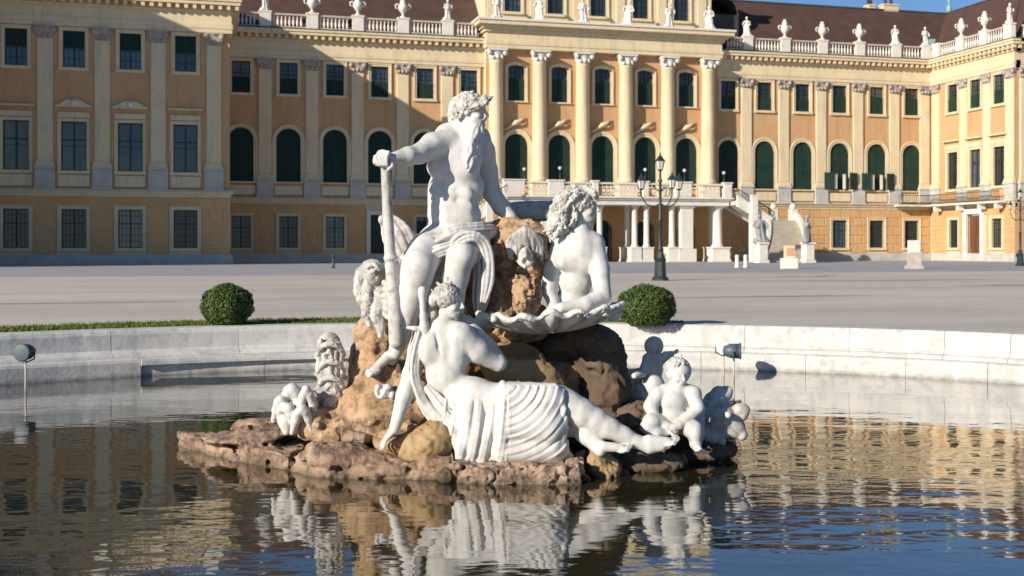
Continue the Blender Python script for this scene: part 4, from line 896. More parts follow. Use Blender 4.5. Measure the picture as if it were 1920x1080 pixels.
# legs
S.chain([(820, 455, 13.0, 36), (800, 475, 12.75, 36), (785, 498, 12.5, 32)], .06); S.chain([(785, 500, 12.5, 31), (775, 545, 12.55, 27), (758, 605, 12.62, 20), (741, 662, 12.66, 13)], .05, sub=2)
foot(S, cf(737, 678, 12.7), cf(690, 702, 12.5), (.1, 0, 1), .40)
S.chain([(868, 455, 13.0, 36), (874, 466, 12.75, 34), (866, 478, 12.55, 28)], .06); S.chain([(864, 482, 12.53, 27), (854, 520, 12.58, 24), (850, 580, 12.62, 18), (852, 640, 12.68, 12)], .05)
foot(S, cf(852, 655, 12.7), cf(835, 668, 12.45), (0, 0, 1), .38)
P = head(S, cf(884, 208, 13.06), .40, (.95, -.28, -.02), (-.05, 0, 1))
S.dispall(fine); gbody = G.part('body', S, .0092, marble)
S = Sculpt(); hc = cf(880, 200, 13.07)
S.ell(P(0, -.08, .16), (.17, .185, .155), .03); S.ell(P(0, -.3, .02), (.15, .10, .17), .04); S.ell(P(0, -.34, -.2), (.13, .08, .1), .04)
rgc = np.random.default_rng(5)
for _ in range(70):      # curling locks over the crown and nape
    a, b = rgc.uniform(-2.9, 2.9), rgc.uniform(-.5, 1.35); d = np.array([math.sin(a) * math.cos(b), math.cos(a) * math.cos(b) * .98, math.sin(b)])
    if d[1] > .45 and d[2] < .45: continue
    if d[2] < -.1 and d[1] > .0: continue
    p = P(d[0] * .39, d[1] * .46 - .07, d[2] * .42 + .08); q = p + np.array([rgc.normal(0, .03), rgc.normal(0, .02), -.05 - .02 * rgc.random()]); S.cap(p, q, .027, .017, .006)
S.chain([(900, 192, 12.98, 8), (910, 186, 12.96, 8), (919, 184, 12.97, 5)], .015); S.chain([(880, 196, 12.9, 5), (896, 198, 12.86, 6), (912, 193, 12.88, 5)], .01)
S.disp(hc - .35, hc + .35, curls(.012, 55, 2)); G.part('hair', S, .0088, marble2)
S = Sculpt(); r_, f_, u_ = basis((.95, -.28, -.02), (-.05, 0, 1))
S.ell(P(0, .2, -.40), (.085, .08, .09), .03); S.ell(P(0, .06, -.42), (.12, .12, .11), .04); S.chain([(888, 232, 13.0, 16), (884, 256, 12.93, 16), (879, 285, 12.88, 11)], .03); S.chain([(897, 236, 12.98, 10), (890, 262, 12.92, 11), (882, 292, 12.86, 8), (876, 312, 12.82, 4)], .03)
for i in range(34):      # beard locks
    x = -17 + 30 * rgc.random(); y0 = 228 + 30 * rgc.random(); ph = rgc.uniform(0, 6); am = rgc.uniform(2, 4.5)
    S.chain([(894 + x * .7, y0, 12.93 + abs(x) * .004, 4), (889 + x + am * math.sin(ph), y0 + 17, 12.84 + abs(x) * .006, 4.6), (883 + x * .9 + am * math.sin(ph + 2), y0 + 34, 12.80 + abs(x) * .006, 4.2), (879 + x * .7 + am * math.sin(ph + 4), y0 + 50, 12.79 + abs(x) * .006, 3.2), (876 + x * .5 + am * math.sin(ph + 6), y0 + 64, 12.80 + abs(x) * .006, 1.6)], .003, sub=3)
S.cap(P(-.02, .42, -.2), P(-.17, .26, -.36), .022, .018, .01); S.cap(P(.02, .42, -.2), P(.17, .26, -.36), .022, .018, .01)
G.part('beard', S, .0095, marble)
S = Sculpt()        # lap drapery
S.chain([(920, 434, 13.1, 14), (893, 440, 12.95, 14), (850, 442, 12.82, 12), (800, 466, 12.7, 12), (762, 490, 12.75, 9)], .04, sub=2)
folds(S, [(924, 428, 12.98), (893, 432, 12.82), (856, 436, 12.7), (820, 454, 12.63), (786, 468, 12.6), (755, 490, 12.68, .7)], 12, 5, 4.2, seed=1)
folds(S, [(846, 470, 12.5, .5), (862, 450, 12.46), (888, 442, 12.46), (908, 456, 12.52), (916, 490, 12.56), (915, 530, 12.6), (906, 566, 12.64, .6)], 7, 3, 4.2, seed=2, bulge=.02)
S.chain([(905, 455, 12.8, 14), (910, 500, 12.85, 14), (905, 555, 12.85, 11)], .04, sub=2); folds(S, [(900, 462, 12.66, .7), (904, 510, 12.7), (902, 556, 12.72), (898, 582, 12.75, .6)], 13, 4, 4.5, seed=3)
S.chain([(825, 468, 12.72, 16), (815, 500, 12.78, 12), (812, 545, 12.85, 9)], .04, sub=2); folds(S, [(826, 462, 12.6), (818, 496, 12.66), (812, 540, 12.74), (798, 600, 12.8), (772, 660, 12.86, .6)], 12, 5, 4.2, seed=4)
folds(S, [(880, 450, 12.6, .6), (850, 462, 12.52), (815, 474, 12.5), (775, 500, 12.52, .6)], 9, 4, 3.8, seed=5, bulge=.03)
S.dispall(fine); G.part('drapery', S, .0092, marble)
S = Sculpt(); S.chain([(722, 306, 12.4, 8.5), (727, 400, 12.45, 10), (733, 500, 12.5, 11), (739, 560, 12.5, 12), (742, 600, 12.5, 14), (744, 640, 12.55, 15)], .01); S.pe(733, 484, 12.49, 14, 7, .09, .02)
G.part('oar', S, .012, marble2)
S = Sculpt(); S.pe(752, 448, 13.2, 22, 38, .12, .05, rot=-14); S.pe(772, 462, 13.2, 18, 30, .14, .05); folds(S, [(728, 412, 13.1, .6), (744, 440, 13.02), (764, 486, 13.05)], 22, 7, 6, seed=6); S.pe(716, 412, 13.1, 7, 9, .05, .04); S.dispall(fine); G.part('seat_cloth', S, .013, marble2)
# urn
U = Fig('urn', 'blue grey overturned marble urn lying behind the god\'s elbow', 'urn', 1000, 395, 13.7)
S = Sculpt(); a, b = cf(975, 396, 13.75), cf(1050, 396, 13.75); S.cap(a, b, .12, .125, .02); S.cap(cf(958, 396, 13.75), cf(962, 396, 13.75), .10, .11, .03); S.cap(cf(1047, 396, 13.75), cf(1052, 396, 13.75), .15, .15, .01); S.dispall(fine); U.part('body', S, .014, marble2)
# ================= back nymph
N = Fig('nymph_statue', 'marble nymph with long loose hair leaning over the shell, upper right', 'statue', 1085, 590, 12.95, GR)
S = Sculpt()
S.pe(1087, 478, 12.95, 40, 42, .19, .06); S.pe(1078, 524, 13.0, 33, 38, .16, .07); S.pe(1072, 575, 13.05, 38, 36, .18, .07)
S.pe(1062, 488, 12.86, 22, 19, .09, .07); S.pe(1100, 492, 12.88, 20, 19, .09, .07)
S.chain([(1056, 452, 13.0, 19), (1085, 438, 12.98, 19), (1114, 456, 13.0, 20)], .05); S.chain([(1090, 400, 12.98, 15), (1088, 446, 12.97, 18)], .04)
S.chain([(1114, 464, 12.96, 21), (1124, 505, 12.84, 19), (1130, 552, 12.62, 16.5)], .03); S.chain([(1130, 556, 12.62, 17), (1098, 571, 12.48, 15.5), (1054, 577, 12.4, 10)], .02)
hand(S, cf(1056, 575, 12.4), (-1, .05, -.2), (0, -.75, .7), .27, .75, -1)
S.chain([(1052, 456, 13.0, 19), (1036, 500, 13.0, 17), (1030, 545, 12.95, 14), (1040, 575, 12.88, 11)], .04)
S.chain([(1050, 500, 12.76, 3), (1066, 503, 12.71, 3), (1084, 512, 12.74, 2)], .02, 's')
PN = head(S, cf(1094, 388, 12.95), .37, (.93, -.3, .03), (-.05, 0, 1)); S.dispall(fine); N.part('body', S, .0092, marble)
S = Sculpt(); S.ell(PN(0, -.1, .17), (.165, .18, .15), .03)
S.pe(1062, 385, 12.95, 26, 34, .15, .05, rot=18); S.pe(1048, 418, 12.93, 22, 26, .11, .05)
for i in range(46):
    t = rgc.random(); dz = rgc.uniform(-.13, .13); x0, y0 = 1085 - 32 * t + rgc.normal(0, 5), 356 + 26 * t + rgc.normal(0, 5); Zz = 12.85 + rgc.uniform(-.05, .2)
    S.chain([(x0, y0, Zz - .05, 5), (x0 - 12 + rgc.normal(0, 4), y0 + 20, Zz, 6), (x0 - 14 + rgc.normal(0, 5), y0 + 42, Zz, 5.5), (x0 - 22 + rgc.normal(0, 5), y0 + 60, Zz, 3)], .006, sub=2)
S.chain([(1098, 352, 12.8, 6), (1112, 362, 12.78, 7), (1119, 374, 12.82, 4)], .01)
S.disp(cf(1020, 450, 12.6) - .1, cf(1120, 340, 13.2) + .1, curls(.011, 48, 6)); N.part('hair', S, .0088, marble2)
# ================= shell basin
H_ = Fig('stone_shell', 'broad scalloped marble shell bowl beneath the long haired nymph', 'shell', 1030, 600, 12.7)
S = Sculpt(); sc_ = cf(1033, 566, 12.62); rx, ry, rz_ = .80, .74, .325
def shellf(X, Y, Z):
    x, y, z = X - sc_[0], Y - sc_[1], Z - sc_[2]; z = z - .07 * x; an = np.arctan2(y, x); rb = 1 + .055 * np.cos(an * 16)
    k0 = np.sqrt((x / rx) ** 2 + (y / ry) ** 2 + (z / rz_) ** 2) / rb; d = np.abs((k0 - .93) * .40) - .028; rim = -.12 + .035 * np.cos(an * 16) + .02 * np.sin(an * 3)
    return np.maximum(d, z - rim)
S._ad(sc_ - [rx * 1.1, ry * 1.1, .45], sc_ + [rx * 1.1, ry * 1.1, .05], shellf, 'u', 0); S.dispall(lambda x, y, z: .006 * fbm(x, y, z, 10, 2, 3)); H_.part('bowl', S, .0125, marble2)
S = Sculpt()
def rp(t): an = -math.pi * t; w = 1 + .045 * math.cos(an * 16) + .02 * math.sin(an * 5); return sc_ + np.array([rx * .95 * w * math.cos(an), ry * .95 * w * math.sin(an), -.105 + .07 * rx * math.cos(an) + .03 * math.cos(an * 16 + .6) + .012 * math.sin(an * 7)])
for k in range(72): S.cap(rp(k / 72 * 1.04 - .02), rp((k + 1) / 72 * 1.04 - .02), .026 + .006 * math.sin(k * .9), .026 + .006 * math.sin((k + 1) * .9), .02)
S.pe(905, 606, 12.55, 24, 9, .09, .03, rot=10); S.pe(1150, 590, 12.6, 16, 12, .12, .03); S.pe(935, 596, 12.5, 10, 10, .06, .02)
S.dispall(lambda x, y, z: .008 * fbm(x, y, z, 14, 2, 8)); H_.part('rim', S, .012, marble)
# ================= reclining nymph
W = Fig('nymph_statue', 'reclining marble nymph in front, leaning on one arm with draped hips', 'statue', 950, 880, 12.0, GR)
S = Sculpt()
S.pe(826, 652, 12.1, 44, 46, .18, .06, rot=-10); S.pe(836, 702, 12.08, 38, 44, .17, .07, rot=-25); S.pe(884, 748, 12.02, 50, 42, .22, .08); S.pe(858, 665, 12.05, 22, 34, .14, .05); S.pe(804, 655, 12.0, 20, 30, .10, .05)
S.chain([(797, 630, 12.12, 19), (828, 612, 12.12, 20), (862, 630, 12.08, 26)], .05); S.chain([(840, 575, 12.1, 14), (830, 618, 12.12, 17)], .04)
S.chain([(864, 634, 12.06, 27), (895, 658, 12.1, 23), (934, 682, 12.18, 15)], .04); S.chain([(936, 680, 12.18, 15), (918, 650, 12.26, 14), (886, 612, 12.22, 9)], .03)
hand(S, cf(888, 614, 12.22), (-.7, -.3, .7), (.3, -.7, .4), .25, .5)
S.chain([(797, 632, 12.12, 19), (783, 665, 12.1, 18), (770, 702, 12.08, 15.5)], .04); S.chain([(770, 702, 12.08, 16), (759, 740, 12.03, 16), (739, 806, 11.97, 10)], .03)
hand(S, cf(739, 806, 11.97), (-.75, -.25, -.75), (-.5, -.3, .8), .27, .35, 1, .3)
S.chain([(895, 760, 12.0, 42), (960, 755, 11.95, 38), (1050, 752, 11.9, 28)], .07); S.chain([(890, 790, 12.1, 40), (980, 800, 12.05, 38), (1080, 792, 12.0, 24)], .07)
S.chain([(1048, 751, 11.9, 28), (1090, 775, 11.88, 27), (1140, 802, 11.86, 20), (1192, 827, 11.84, 13)], .05, sub=2); S.chain([(1190, 827, 11.84, 13), (1218, 836, 11.84, 14), (1240, 836, 11.82, 11)], .02); foot(S, cf(1212, 838, 11.84), cf(1276, 826, 11.8), (-.1, -.25, 1), .37)
S.chain([(1080, 794, 12.0, 22), (1102, 812, 11.9, 22), (1122, 838, 11.8, 15)], .05); foot(S, cf(1126, 850, 11.76), cf(1188, 838, 11.72), (.1, -.3, 1), .36)
S.chain([(815, 610, 11.98, 2.5), (822, 650, 11.92, 2.5), (835, 700, 11.88, 2)], .02, 's')
PW = head(S, cf(843, 566, 12.08), .34, (.90, -.40, -.05), (-.05, 0, 1)); S.chain([(858, 640, 11.86, 2), (868, 664, 11.84, 2.6), (862, 690, 11.86, 2)], .025, 's'); S.chain([(800, 640, 11.86, 1.8), (806, 668, 11.82, 2), (818, 690, 11.82, 1.4)], .02, 's'); S.dispall(fine); W.part('body', S, .0092, marble)
S = Sculpt(); S.ell(PW(0, -.1, .17), (.15, .17, .14), .03); S.pe(812, 562, 12.08, 12, 16, .10, .03)
for _ in range(80):
    a, b = rgc.uniform(-2.8, 2.8), rgc.uniform(-.4, 1.4); d = np.array([math.sin(a) * math.cos(b), math.cos(a) * math.cos(b), math.sin(b)])
    if d[1] > .5 and d[2] < .4: continue
    p = PW(d[0] * .38, d[1] * .44 - .07, d[2] * .41 + .08); q = p + np.array([-.02 + rgc.normal(0, .02), rgc.normal(0, .02), rgc.normal(0, .03)]); S.cap(p, q, .02, .014, .005)
S.chain([(812, 590, 12.05, 7), (806, 606, 12.05, 5), (812, 625, 12.02, 4)], .01, sub=2)
S.disp(cf(790, 610, 11.8) - .1, cf(880, 520, 12.4) + .1, curls(.009, 60, 9)); W.part('hair', S, .010, marble2)
S = Sculpt(); S.chain([(792, 545, 12.0, 8.5), (792, 556, 12.0, 6.5), (793, 575, 12.0, 5.5), (796, 612, 12.02, 9), (800, 632, 12.04, 10)], .02, sub=2); S.chain([(764, 614, 12.0, 3), (778, 616, 12.0, 5), (796, 618, 12.02, 6)], .01); W.part('cloth_knot', S, .010, marble)
S = Sculpt()        # strap, back cloth and skirt
folds(S, [(787, 622, 11.98, .6), (778, 662, 11.96), (775, 702, 11.96), (788, 745, 12.0), (812, 780, 12.0), (846, 800, 11.95)], 8, 4, 4, seed=11, bulge=.03); S.chain([(776, 705, 12.02, 8), (792, 750, 12.05, 10), (830, 790, 12.0, 12)], .03, sub=3)
folds(S, [(800, 724, 11.98, .5), (826, 756, 11.9), (858, 792, 11.86), (874, 840, 11.82), (868, 872, 11.78, .7)], 9, 4, 4, seed=12, bulge=.03); S.chain([(802, 728, 12.0, 4), (840, 775, 11.95, 8), (872, 830, 11.9, 10), (868, 868, 11.85, 8)], .02, sub=2)
S.chain([(838, 798, 11.92, 12), (858, 826, 11.86, 13), (868, 868, 11.8, 12)], .03, sub=2)
S.chain([(890, 770, 11.95, 40), (900, 822, 11.92, 40), (900, 862, 11.9, 22)], .05)
S.chain([(955, 745, 11.85, 30), (1035, 748, 11.82, 30)], .05); S.chain([(950, 790, 11.84, 42), (1025, 795, 11.82, 42)], .06); S.chain([(950, 838, 11.84, 34), (1036, 838, 11.84, 32)], .05); S.chain([(900, 860, 11.88, 17), (1060, 858, 11.9, 15)], .04)
S.chain([(1040, 724, 11.78, 5), (1054, 752, 11.72, 6), (1058, 800, 11.72, 6), (1052, 850, 11.75, 7)], .02, sub=3); S.chain([(943, 720, 11.82, 7), (947, 770, 11.7, 8), (944, 820, 11.68, 9), (940, 862, 11.72, 8)], .02, sub=3)
S.chain([(958, 724, 11.8, 4), (1000, 728, 11.76, 4), (1042, 724, 11.78, 4)], .02)
oc = cf(935, 700, 11.7); sx0 = cf(952, 0, 11.75)[0]
def skirt(x, y, z):
    w = 1 / (1 + np.exp(-(x - sx0) * 60)); dx, dz = x - oc[0], z - oc[2]; r = np.sqrt(dx * dx * 1.1 + dz * dz) + .012 * vnoise(x, y * .3, z, 4, 3); am = .55 + .45 * vnoise(x, y * .2, z, 5, 12)
    fr = am * (.009 * np.sin(r * 84) + .004 * np.sin(r * 150 + 2)); xx = x + .03 * vnoise(x, y * .3, z * .35, 4, 8) - .18 * (z - oc[2]) * (x < sx0)
    fl = (.6 + .4 * vnoise(x, y * .2, z * .3, 5, 2)) * (.017 * np.sin(xx * 52) + .006 * np.sin(xx * 113 + 1))
    band = 1 / (1 + np.exp(-(z - cf(0, 850, 11.8)[2]) * 40)); up = 1 / (1 + np.exp((z - cf(0, 745, 11.8)[2]) * 40)); return fr * w * (.3 + .7 * band) + fl * (1 - w) * (.3 + .7 * up)
S.disp(cf(850, 890, 11.4) - [.1, 0, 0], cf(1075, 715, 12.4) + [.1, 0, .02], skirt); S.dispall(fine); W.part('drapery', S, .0088, marble)
# ================= cherub
def cherub_body(S, dx, dy, Z, k=1.0, mirror=1):
    X = lambda x: dx + (x - 1270) * k * mirror; Yy = lambda y: dy + (y - 760) * k; c = lambda *p: [(X(x), Yy(y), Z + z, r * k) for x, y, z, r in p]
    S.pe(X(1262), Yy(752), Z, 27 * k, 26 * k, .14 * k, .04); S.pe(X(1262), Yy(782), Z, 27 * k, 22 * k, .15 * k, .05); S.chain(c((1236, 738, 0, 15), (1268, 728, .02, 15), (1300, 738, 0, 15)), .03); S.chain(c((1271, 712, 0, 12), (1270, 735, .0, 14)), .03)
    S.chain(c((1232, 740, -.02, 14), (1220, 762, -.06, 13), (1228, 785, -.12, 10)), .02); S.chain(c((1228, 785, -.12, 10), (1250, 800, -.18, 9), (1264, 802, -.2, 7)), .02)
    S.chain(c((1300, 740, -.02, 15), (1308, 765, -.08, 13), (1286, 788, -.14, 10)), .02); S.chain(c((1286, 788, -.14, 10), (1272, 798, -.18, 8), (1262, 802, -.2, 7)), .02)
    S.chain(c((1246, 795, -.02, 19), (1222, 792, -.16, 17), (1214, 800, -.2, 14)), .03); S.chain(c((1214, 800, -.2, 13), (1232, 812, -.22, 11), (1250, 812, -.2, 8)), .02); S.chain(c((1280, 797, 0, 19), (1300, 806, -.16, 17), (1302, 814, -.2, 14)), .03); S.chain(c((1302, 814, -.2, 13), (1304, 832, -.2, 11), (1308, 842, -.22, 8)), .02)
    for q in ((1262, 802, -.2), (1264, 802, -.2)): pass
C1 = Fig('cherub_statue', 'small seated marble cherub at the nymph\'s feet, lit by the sun', 'statue', 1270, 850, 12.5, GR)
S = Sculpt(); cherub_body(S, 1270, 760, 12.5)
hand(S, cf(1258, 803, 12.3), (.4, -.3, -.6), (0, -1, .2), .13, .8, 1, .1, .006); hand(S, cf(1268, 803, 12.3), (-.4, -.3, -.6), (0, -1, .2), .13, .8, -1, .1, .006)
foot(S, cf(1250, 812, 12.3), cf(1268, 818, 12.2), (0, -.2, 1), .15, .008); foot(S, cf(1308, 844, 12.28), cf(1320, 850, 12.16), (0, -.2, 1), .16, .008)
PCH = head(S, cf(1272, 700, 12.5), .30, (.30, -.95, -.12), (-.05, 0, 1), child=True); S.ell(cf(1271, 694, 12.54), (.145, .15, .14), .03); S.dispall(fine); C1.part('body', S, .0095, marble)
S = Sculpt(); S.ell(PCH(0, -.12, .14), (.118, .135, .13), .02)
for _ in range(50):
    a, b = rgc.uniform(-2.9, 2.9), rgc.uniform(-.3, 1.45); d = np.array([math.sin(a) * math.cos(b), math.cos(a) * math.cos(b), math.sin(b)])
    if d[1] > .4 and d[2] < .6: continue
    p = PCH(d[0] * .42, d[1] * .46 - .07, d[2] * .45 + .08); S.cap(p, p + rgc.normal(0, .015, 3), .017, .013, .006)
S.dispall(curls(.005, 70, 4)); C1.part('hair', S, .009, marble2)
C2 = Fig('cherub_statue', 'shaded cherub half turned away behind the lit seated cherub', 'statue', 1225, 735, 13.3, GR)
S = Sculpt(); S.pe(1226, 690, 13.3, 17, 28, .13, .04); S.pe(1224, 725, 13.3, 24, 24, .16, .05); S.chain([(1214, 672, 13.3, 10), (1226, 668, 13.3, 10), (1238, 674, 13.3, 10)], .03)
S.chain([(1238, 676, 13.3, 9), (1248, 668, 13.25, 8), (1258, 664, 13.2, 6)], .02); S.chain([(1214, 676, 13.3, 9), (1204, 700, 13.2, 8), (1190, 705, 13.1, 6)], .02)
S.chain([(1220, 725, 13.3, 16), (1202, 730, 13.3, 12), (1184, 722, 13.35, 8)], .03); S.chain([(1225, 732, 13.28, 15), (1208, 742, 13.25, 12), (1188, 745, 13.3, 9)], .03); hand(S, cf(1256, 665, 13.2), (.8, -.1, .4), (0, -1, 0), .13, .4, 1, .1, .006)
P2 = head(S, cf(1226, 652, 13.3), .24, (.2, .9, .1), (0, 0, 1), child=True); S.ell(cf(1226, 648, 13.3), (.11, .115, .11), .02); S.dispall(fine); C2.part('body', S, .0088, marble)
S = Sculpt()
for i in range(6): S.chain([(1212, 690 + i * 2, 13.34, 5), (1192 - i, 696 + i * 5, 13.3, 5), (1172 + i * 3, 694 + i * 8, 13.25, 3)], .004, sub=2)
C2.part('wing', S, .0092, marble2)
# ================= sea creatures
def fish(name, label, px, py, Z): return Fig(name, label, 'statue', px, py, Z, 'carved dolphins and sea creatures on the rocks')
D1 = fish('dolphin_statue', 'blue shaded marble dolphin with raised tail at the right end of the rocks', 1350, 840, 12.9)
S = Sculpt(); S.pe(1345, 782, 12.9, 36, 32, .24, .05); S.chain([(1345, 785, 12.9, 32), (1372, 798, 12.85, 24), (1390, 815, 12.8, 12)], .05); S.chain([(1335, 795, 12.9, 30), (1325, 815, 12.85, 22), (1345, 825, 12.8, 16)], .05); S.chain([(1335, 775, 12.92, 26), (1340, 752, 12.95, 18), (1352, 740, 12.95, 13), (1366, 732, 12.95, 8)], .04, sub=2)
S.pe(1345, 733, 12.92, 12, 9, .05, .02, rot=-30); S.pe(1362, 738, 12.95, 12, 10, .05, .02, rot=40); S.chain([(1372, 775, 12.85, 9), (1386, 768, 12.82, 11), (1396, 770, 12.82, 10), (1392, 782, 12.8, 8)], .02, sub=2); S.pe(1365, 778, 12.66, 7, 7, .05, .01); S.chain([(1368, 806, 12.66, 3), (1396, 812, 12.66, 3)], .01, 's')
S.dispall(lambda x, y, z: .008 * fbm(x, y, z, 8, 3, 2)); D1.part('body', S, .0125, marble2)
S = Sculpt()
for i in range(5): S.chain([(1318, 775 + i * 9, 12.7, 5), (1306 + i * 2, 790 + i * 9, 12.6, 4), (1312, 806 + i * 8, 12.58, 2)], .004, sub=2)
D1.part('fin', S, .0092, marble)
D2 = fish('dolphin_head_statue', 'carved marble fish head gaping upward left of the god\'s oar', 705, 620, 12.9)
S = Sculpt(); S.pe(698, 512, 12.9, 26, 26, .16, .04); S.pe(688, 545, 12.88, 20, 30, .13, .05); S.pe(712, 575, 12.85, 19, 38, .14, .05); S.chain([(676, 510, 12.85, 10), (672, 545, 12.8, 9), (682, 575, 12.8, 7)], .02, sub=2); S.chain([(690, 500, 12.74, 5), (702, 496, 12.72, 5), (712, 504, 12.74, 5)], .01, sub=2); S.pe(701, 508, 12.74, 6, 5, .04, .005)
S.pe(697, 555, 12.74, 4, 14, .08, .01, 's'); S.pe(703, 522, 12.72, 5, 4, .05, .01, 's'); S.pe(689, 592, 12.74, 6, 9, .08, .01, 's'); S.chain([(705, 590, 12.75, 12), (714, 612, 12.74, 9), (713, 628, 12.74, 6)], .02); S.chain([(690, 560, 12.76, 8), (684, 590, 12.76, 7), (692, 610, 12.76, 5)], .02)
for i in range(6): S.chain([(722, 530 + i * 12, 12.74, 6), (734, 540 + i * 12, 12.7, 5), (738, 552 + i * 12, 12.7, 3)], .006, sub=2)
S.dispall(curls(.007, 34, 3)); D2.part('head', S, .0092, marble2)
D3 = fish('fish_tail_statue', 'upright scaly marble tail column beside the ochre rock, left side', 618, 760, 12.9)
S = Sculpt(); S.chain([(617, 645, 13.0, 22), (618, 690, 12.95, 25), (622, 745, 12.9, 22)], .04)
for j, y in enumerate((655, 688, 718, 745)):
    for i in range(5):
        x = 598 + i * 10; S.chain([(x, y + 8 * abs(i - 2) - 4, 12.82 + .03 * abs(i - 2), 7), (x + 1, y + 14 + 6 * abs(i - 2), 12.79 + .03 * abs(i - 2), 4)], .004)
    S.chain([(594, y + 14, 12.88, 5), (606, y - 6, 12.78, 5.5), (622, y - 10, 12.75, 5.5), (638, y - 2, 12.8, 5), (645, y + 12, 12.9, 4)], .008, sub=3)
S.pe(634, 650, 12.85, 8, 10, .06, .01); S.chain([(602, 640, 12.84, 5), (600, 655, 12.8, 5)], .01); S.pe(620, 730, 12.74, 10, 5, .06, .01, 's'); S.pe(613, 668, 12.76, 8, 5, .06, .01, 's'); S.dispall(curls(.006, 40, 7)); D3.part('tail', S, .0092, marble2)
D4 = fish('scroll_tail_statue', 'curled white marble tail fins nearest the low left rock shelf', 555, 820, 12.7)
S = Sculpt()
def arc(x0, y0, x1, y1, bulge, Z, r, n=6):
    pts = []
    for i in range(n + 1):
        t = i / n; s_ = math.sin(math.pi * t); pts.append((x0 + (x1 - x0) * t, y0 + (y1 - y0) * t - bulge * s_, Z - .10 * s_, r * (.55 + .45 * s_)))
    return pts
S.chain(arc(513, 788, 540, 806, 46, 12.75, 10), .015); S.chain(arc(524, 772, 556, 808, 24, 12.68, 10), .015); S.chain(arc(548, 812, 584, 806, 42, 12.6, 9), .015); S.chain(arc(556, 806, 592, 790, 66, 12.68, 9), .015); S.chain(arc(530, 760, 566, 768, 34, 12.78, 12), .015); S.chain(arc(556, 760, 592, 788, 36, 12.8, 9), .015)
S.chain([(532, 765, 12.75, 13), (534, 790, 12.7, 13), (538, 810, 12.68, 8)], .03); S.chain([(560, 750, 12.72, 12), (566, 775, 12.68, 13), (572, 795, 12.66, 8)], .03); S.pe(556, 738, 12.75, 16, 12, .09, .03, rot=-20); S.chain([(590, 750, 12.8, 6), (594, 780, 12.8, 6), (588, 806, 12.8, 5)], .02); S.dispall(lambda x, y, z: .006 * fbm(x, y, z, 12, 2, 2)); D4.part('fins', S, .0088, marble)
D5 = fish('paw_statue', 'small white carved snout jutting from the rock below the god\'s foot', 722, 750, 12.5)
S = Sculpt(); S.pe(720, 735, 12.5, 18, 14, .10, .03); S.pe(709, 728, 12.44, 7, 8, .05, .01); S.pe(728, 726, 12.44, 8, 7, .05, .01); S.pe(735, 740, 12.46, 7, 8, .05, .01); S.pe(711, 742, 12.4, 4, 5, .05, .01, 's'); S.pe(730, 742, 12.38, 5, 4, .04, .01, 's'); S.dispall(curls(.005, 40, 1)); D5.part('snout', S, .010, marble)
D6 = fish('lion_mask_statue', 'carved lion mask spout in the middle of the rocks between god and nymph', 980, 500, 12.8)
S = Sculpt(); S.pe(985, 455, 12.9, 22, 30, .12, .03)
for i in range(20):
    o = (i / 19 - .5) * 2; sw = rgc.uniform(-3, 3); S.chain([(984 + 5 * o, 426 + 4 * abs(o), 12.74, 4.5), (984 + 20 * o + sw, 432 + 9 * abs(o), 12.70 + .05 * abs(o), 4.6), (984 + 31 * o, 455 + rgc.uniform(-4, 4), 12.74 + .08 * abs(o), 4.4), (984 + 30 * o + sw, 478 + rgc.uniform(-8, 10) - 20 * (1 - abs(o)), 12.78 + .06 * abs(o), 2.6)], .003, sub=3)
S.pe(985, 482, 12.70, 14, 19, .09, .02); S.pe(979, 470, 12.62, 4, 4, .03, .01, 's'); S.pe(992, 470, 12.62, 4, 4, .03, .01, 's'); S.cap(cf(985, 468, 12.64), cf(985, 480, 12.58), .018, .03, .012); S.pe(985, 491, 12.60, 6, 7, .07, .01, 's'); S.chain([(972, 490, 12.66, 3.5), (985, 500, 12.62, 4), (998, 490, 12.66, 3.5)], .01, sub=2); D6.part('mask', S, .0088, marble2)
# ================= rocks
RB = Fig('fountain_rocks', 'heap of ochre, pink and shade-darkened natural rocks rising from the water under the statues', 'rocks', 880, 870, 12.4)
def rocky(S, amp=.05, sc=3.2, seed=0, pit=.02, lay=0):
    def fn(x, y, z):
        n = fbm(x, y, z, sc, 5, seed); r = amp * n + amp * .7 * np.abs(fbm(x, y, z, sc * 2.3, 3, seed + 4)); p = vnoise(x, y, z, sc * 5, seed + 9); p2 = vnoise(x, y, z * 1.6, sc * 9, seed + 2)
        cr = np.abs(vnoise(x, y, z * 1.7, sc * 1.3, seed + 6)); r = r + pit * 2.4 * np.clip(p - .3, 0, 1) + pit * 1.2 * np.clip(p2 - .3, 0, 1) + pit * 1.1 * np.clip(.10 - cr, 0, 1) * 10
        if lay: r = r + lay * np.sin(z * 42 + 3 * vnoise(x, y, z, 1.6, seed))
        return r
    S.dispall(fn); return S
def slab(S, poly, z0, z1, soft=.03):
    """irregular flat boulder: convex polygon in cf plan (x, depth) between heights"""
    P = np.array(poly); c = P.mean(0); lo, hi = P.min(0), P.max(0)
    def fn(X, Y, Z):
        d = np.maximum(z0 - Z, Z - z1) + X * 0 + Y * 0
        for i in range(len(P)):
            a, b = P[i], P[(i + 1) % len(P)]; e = b - a; n = np.array([e[1], -e[0]]) / np.linalg.norm(e)
            if n.dot(c - a) > 0: n = -n
            d = np.maximum(d, (X - a[0]) * n[0] + (Y - a[1]) * n[1])
        return d
    S._ad(np.array([lo[0], lo[1], z0]), np.array([hi[0], hi[1], z1]), fn, 'u', soft); return S
gx2 = lambda px, Z: (px - 960) / F_PX * Z
def rock(name_mat, h, *a, **k): pass
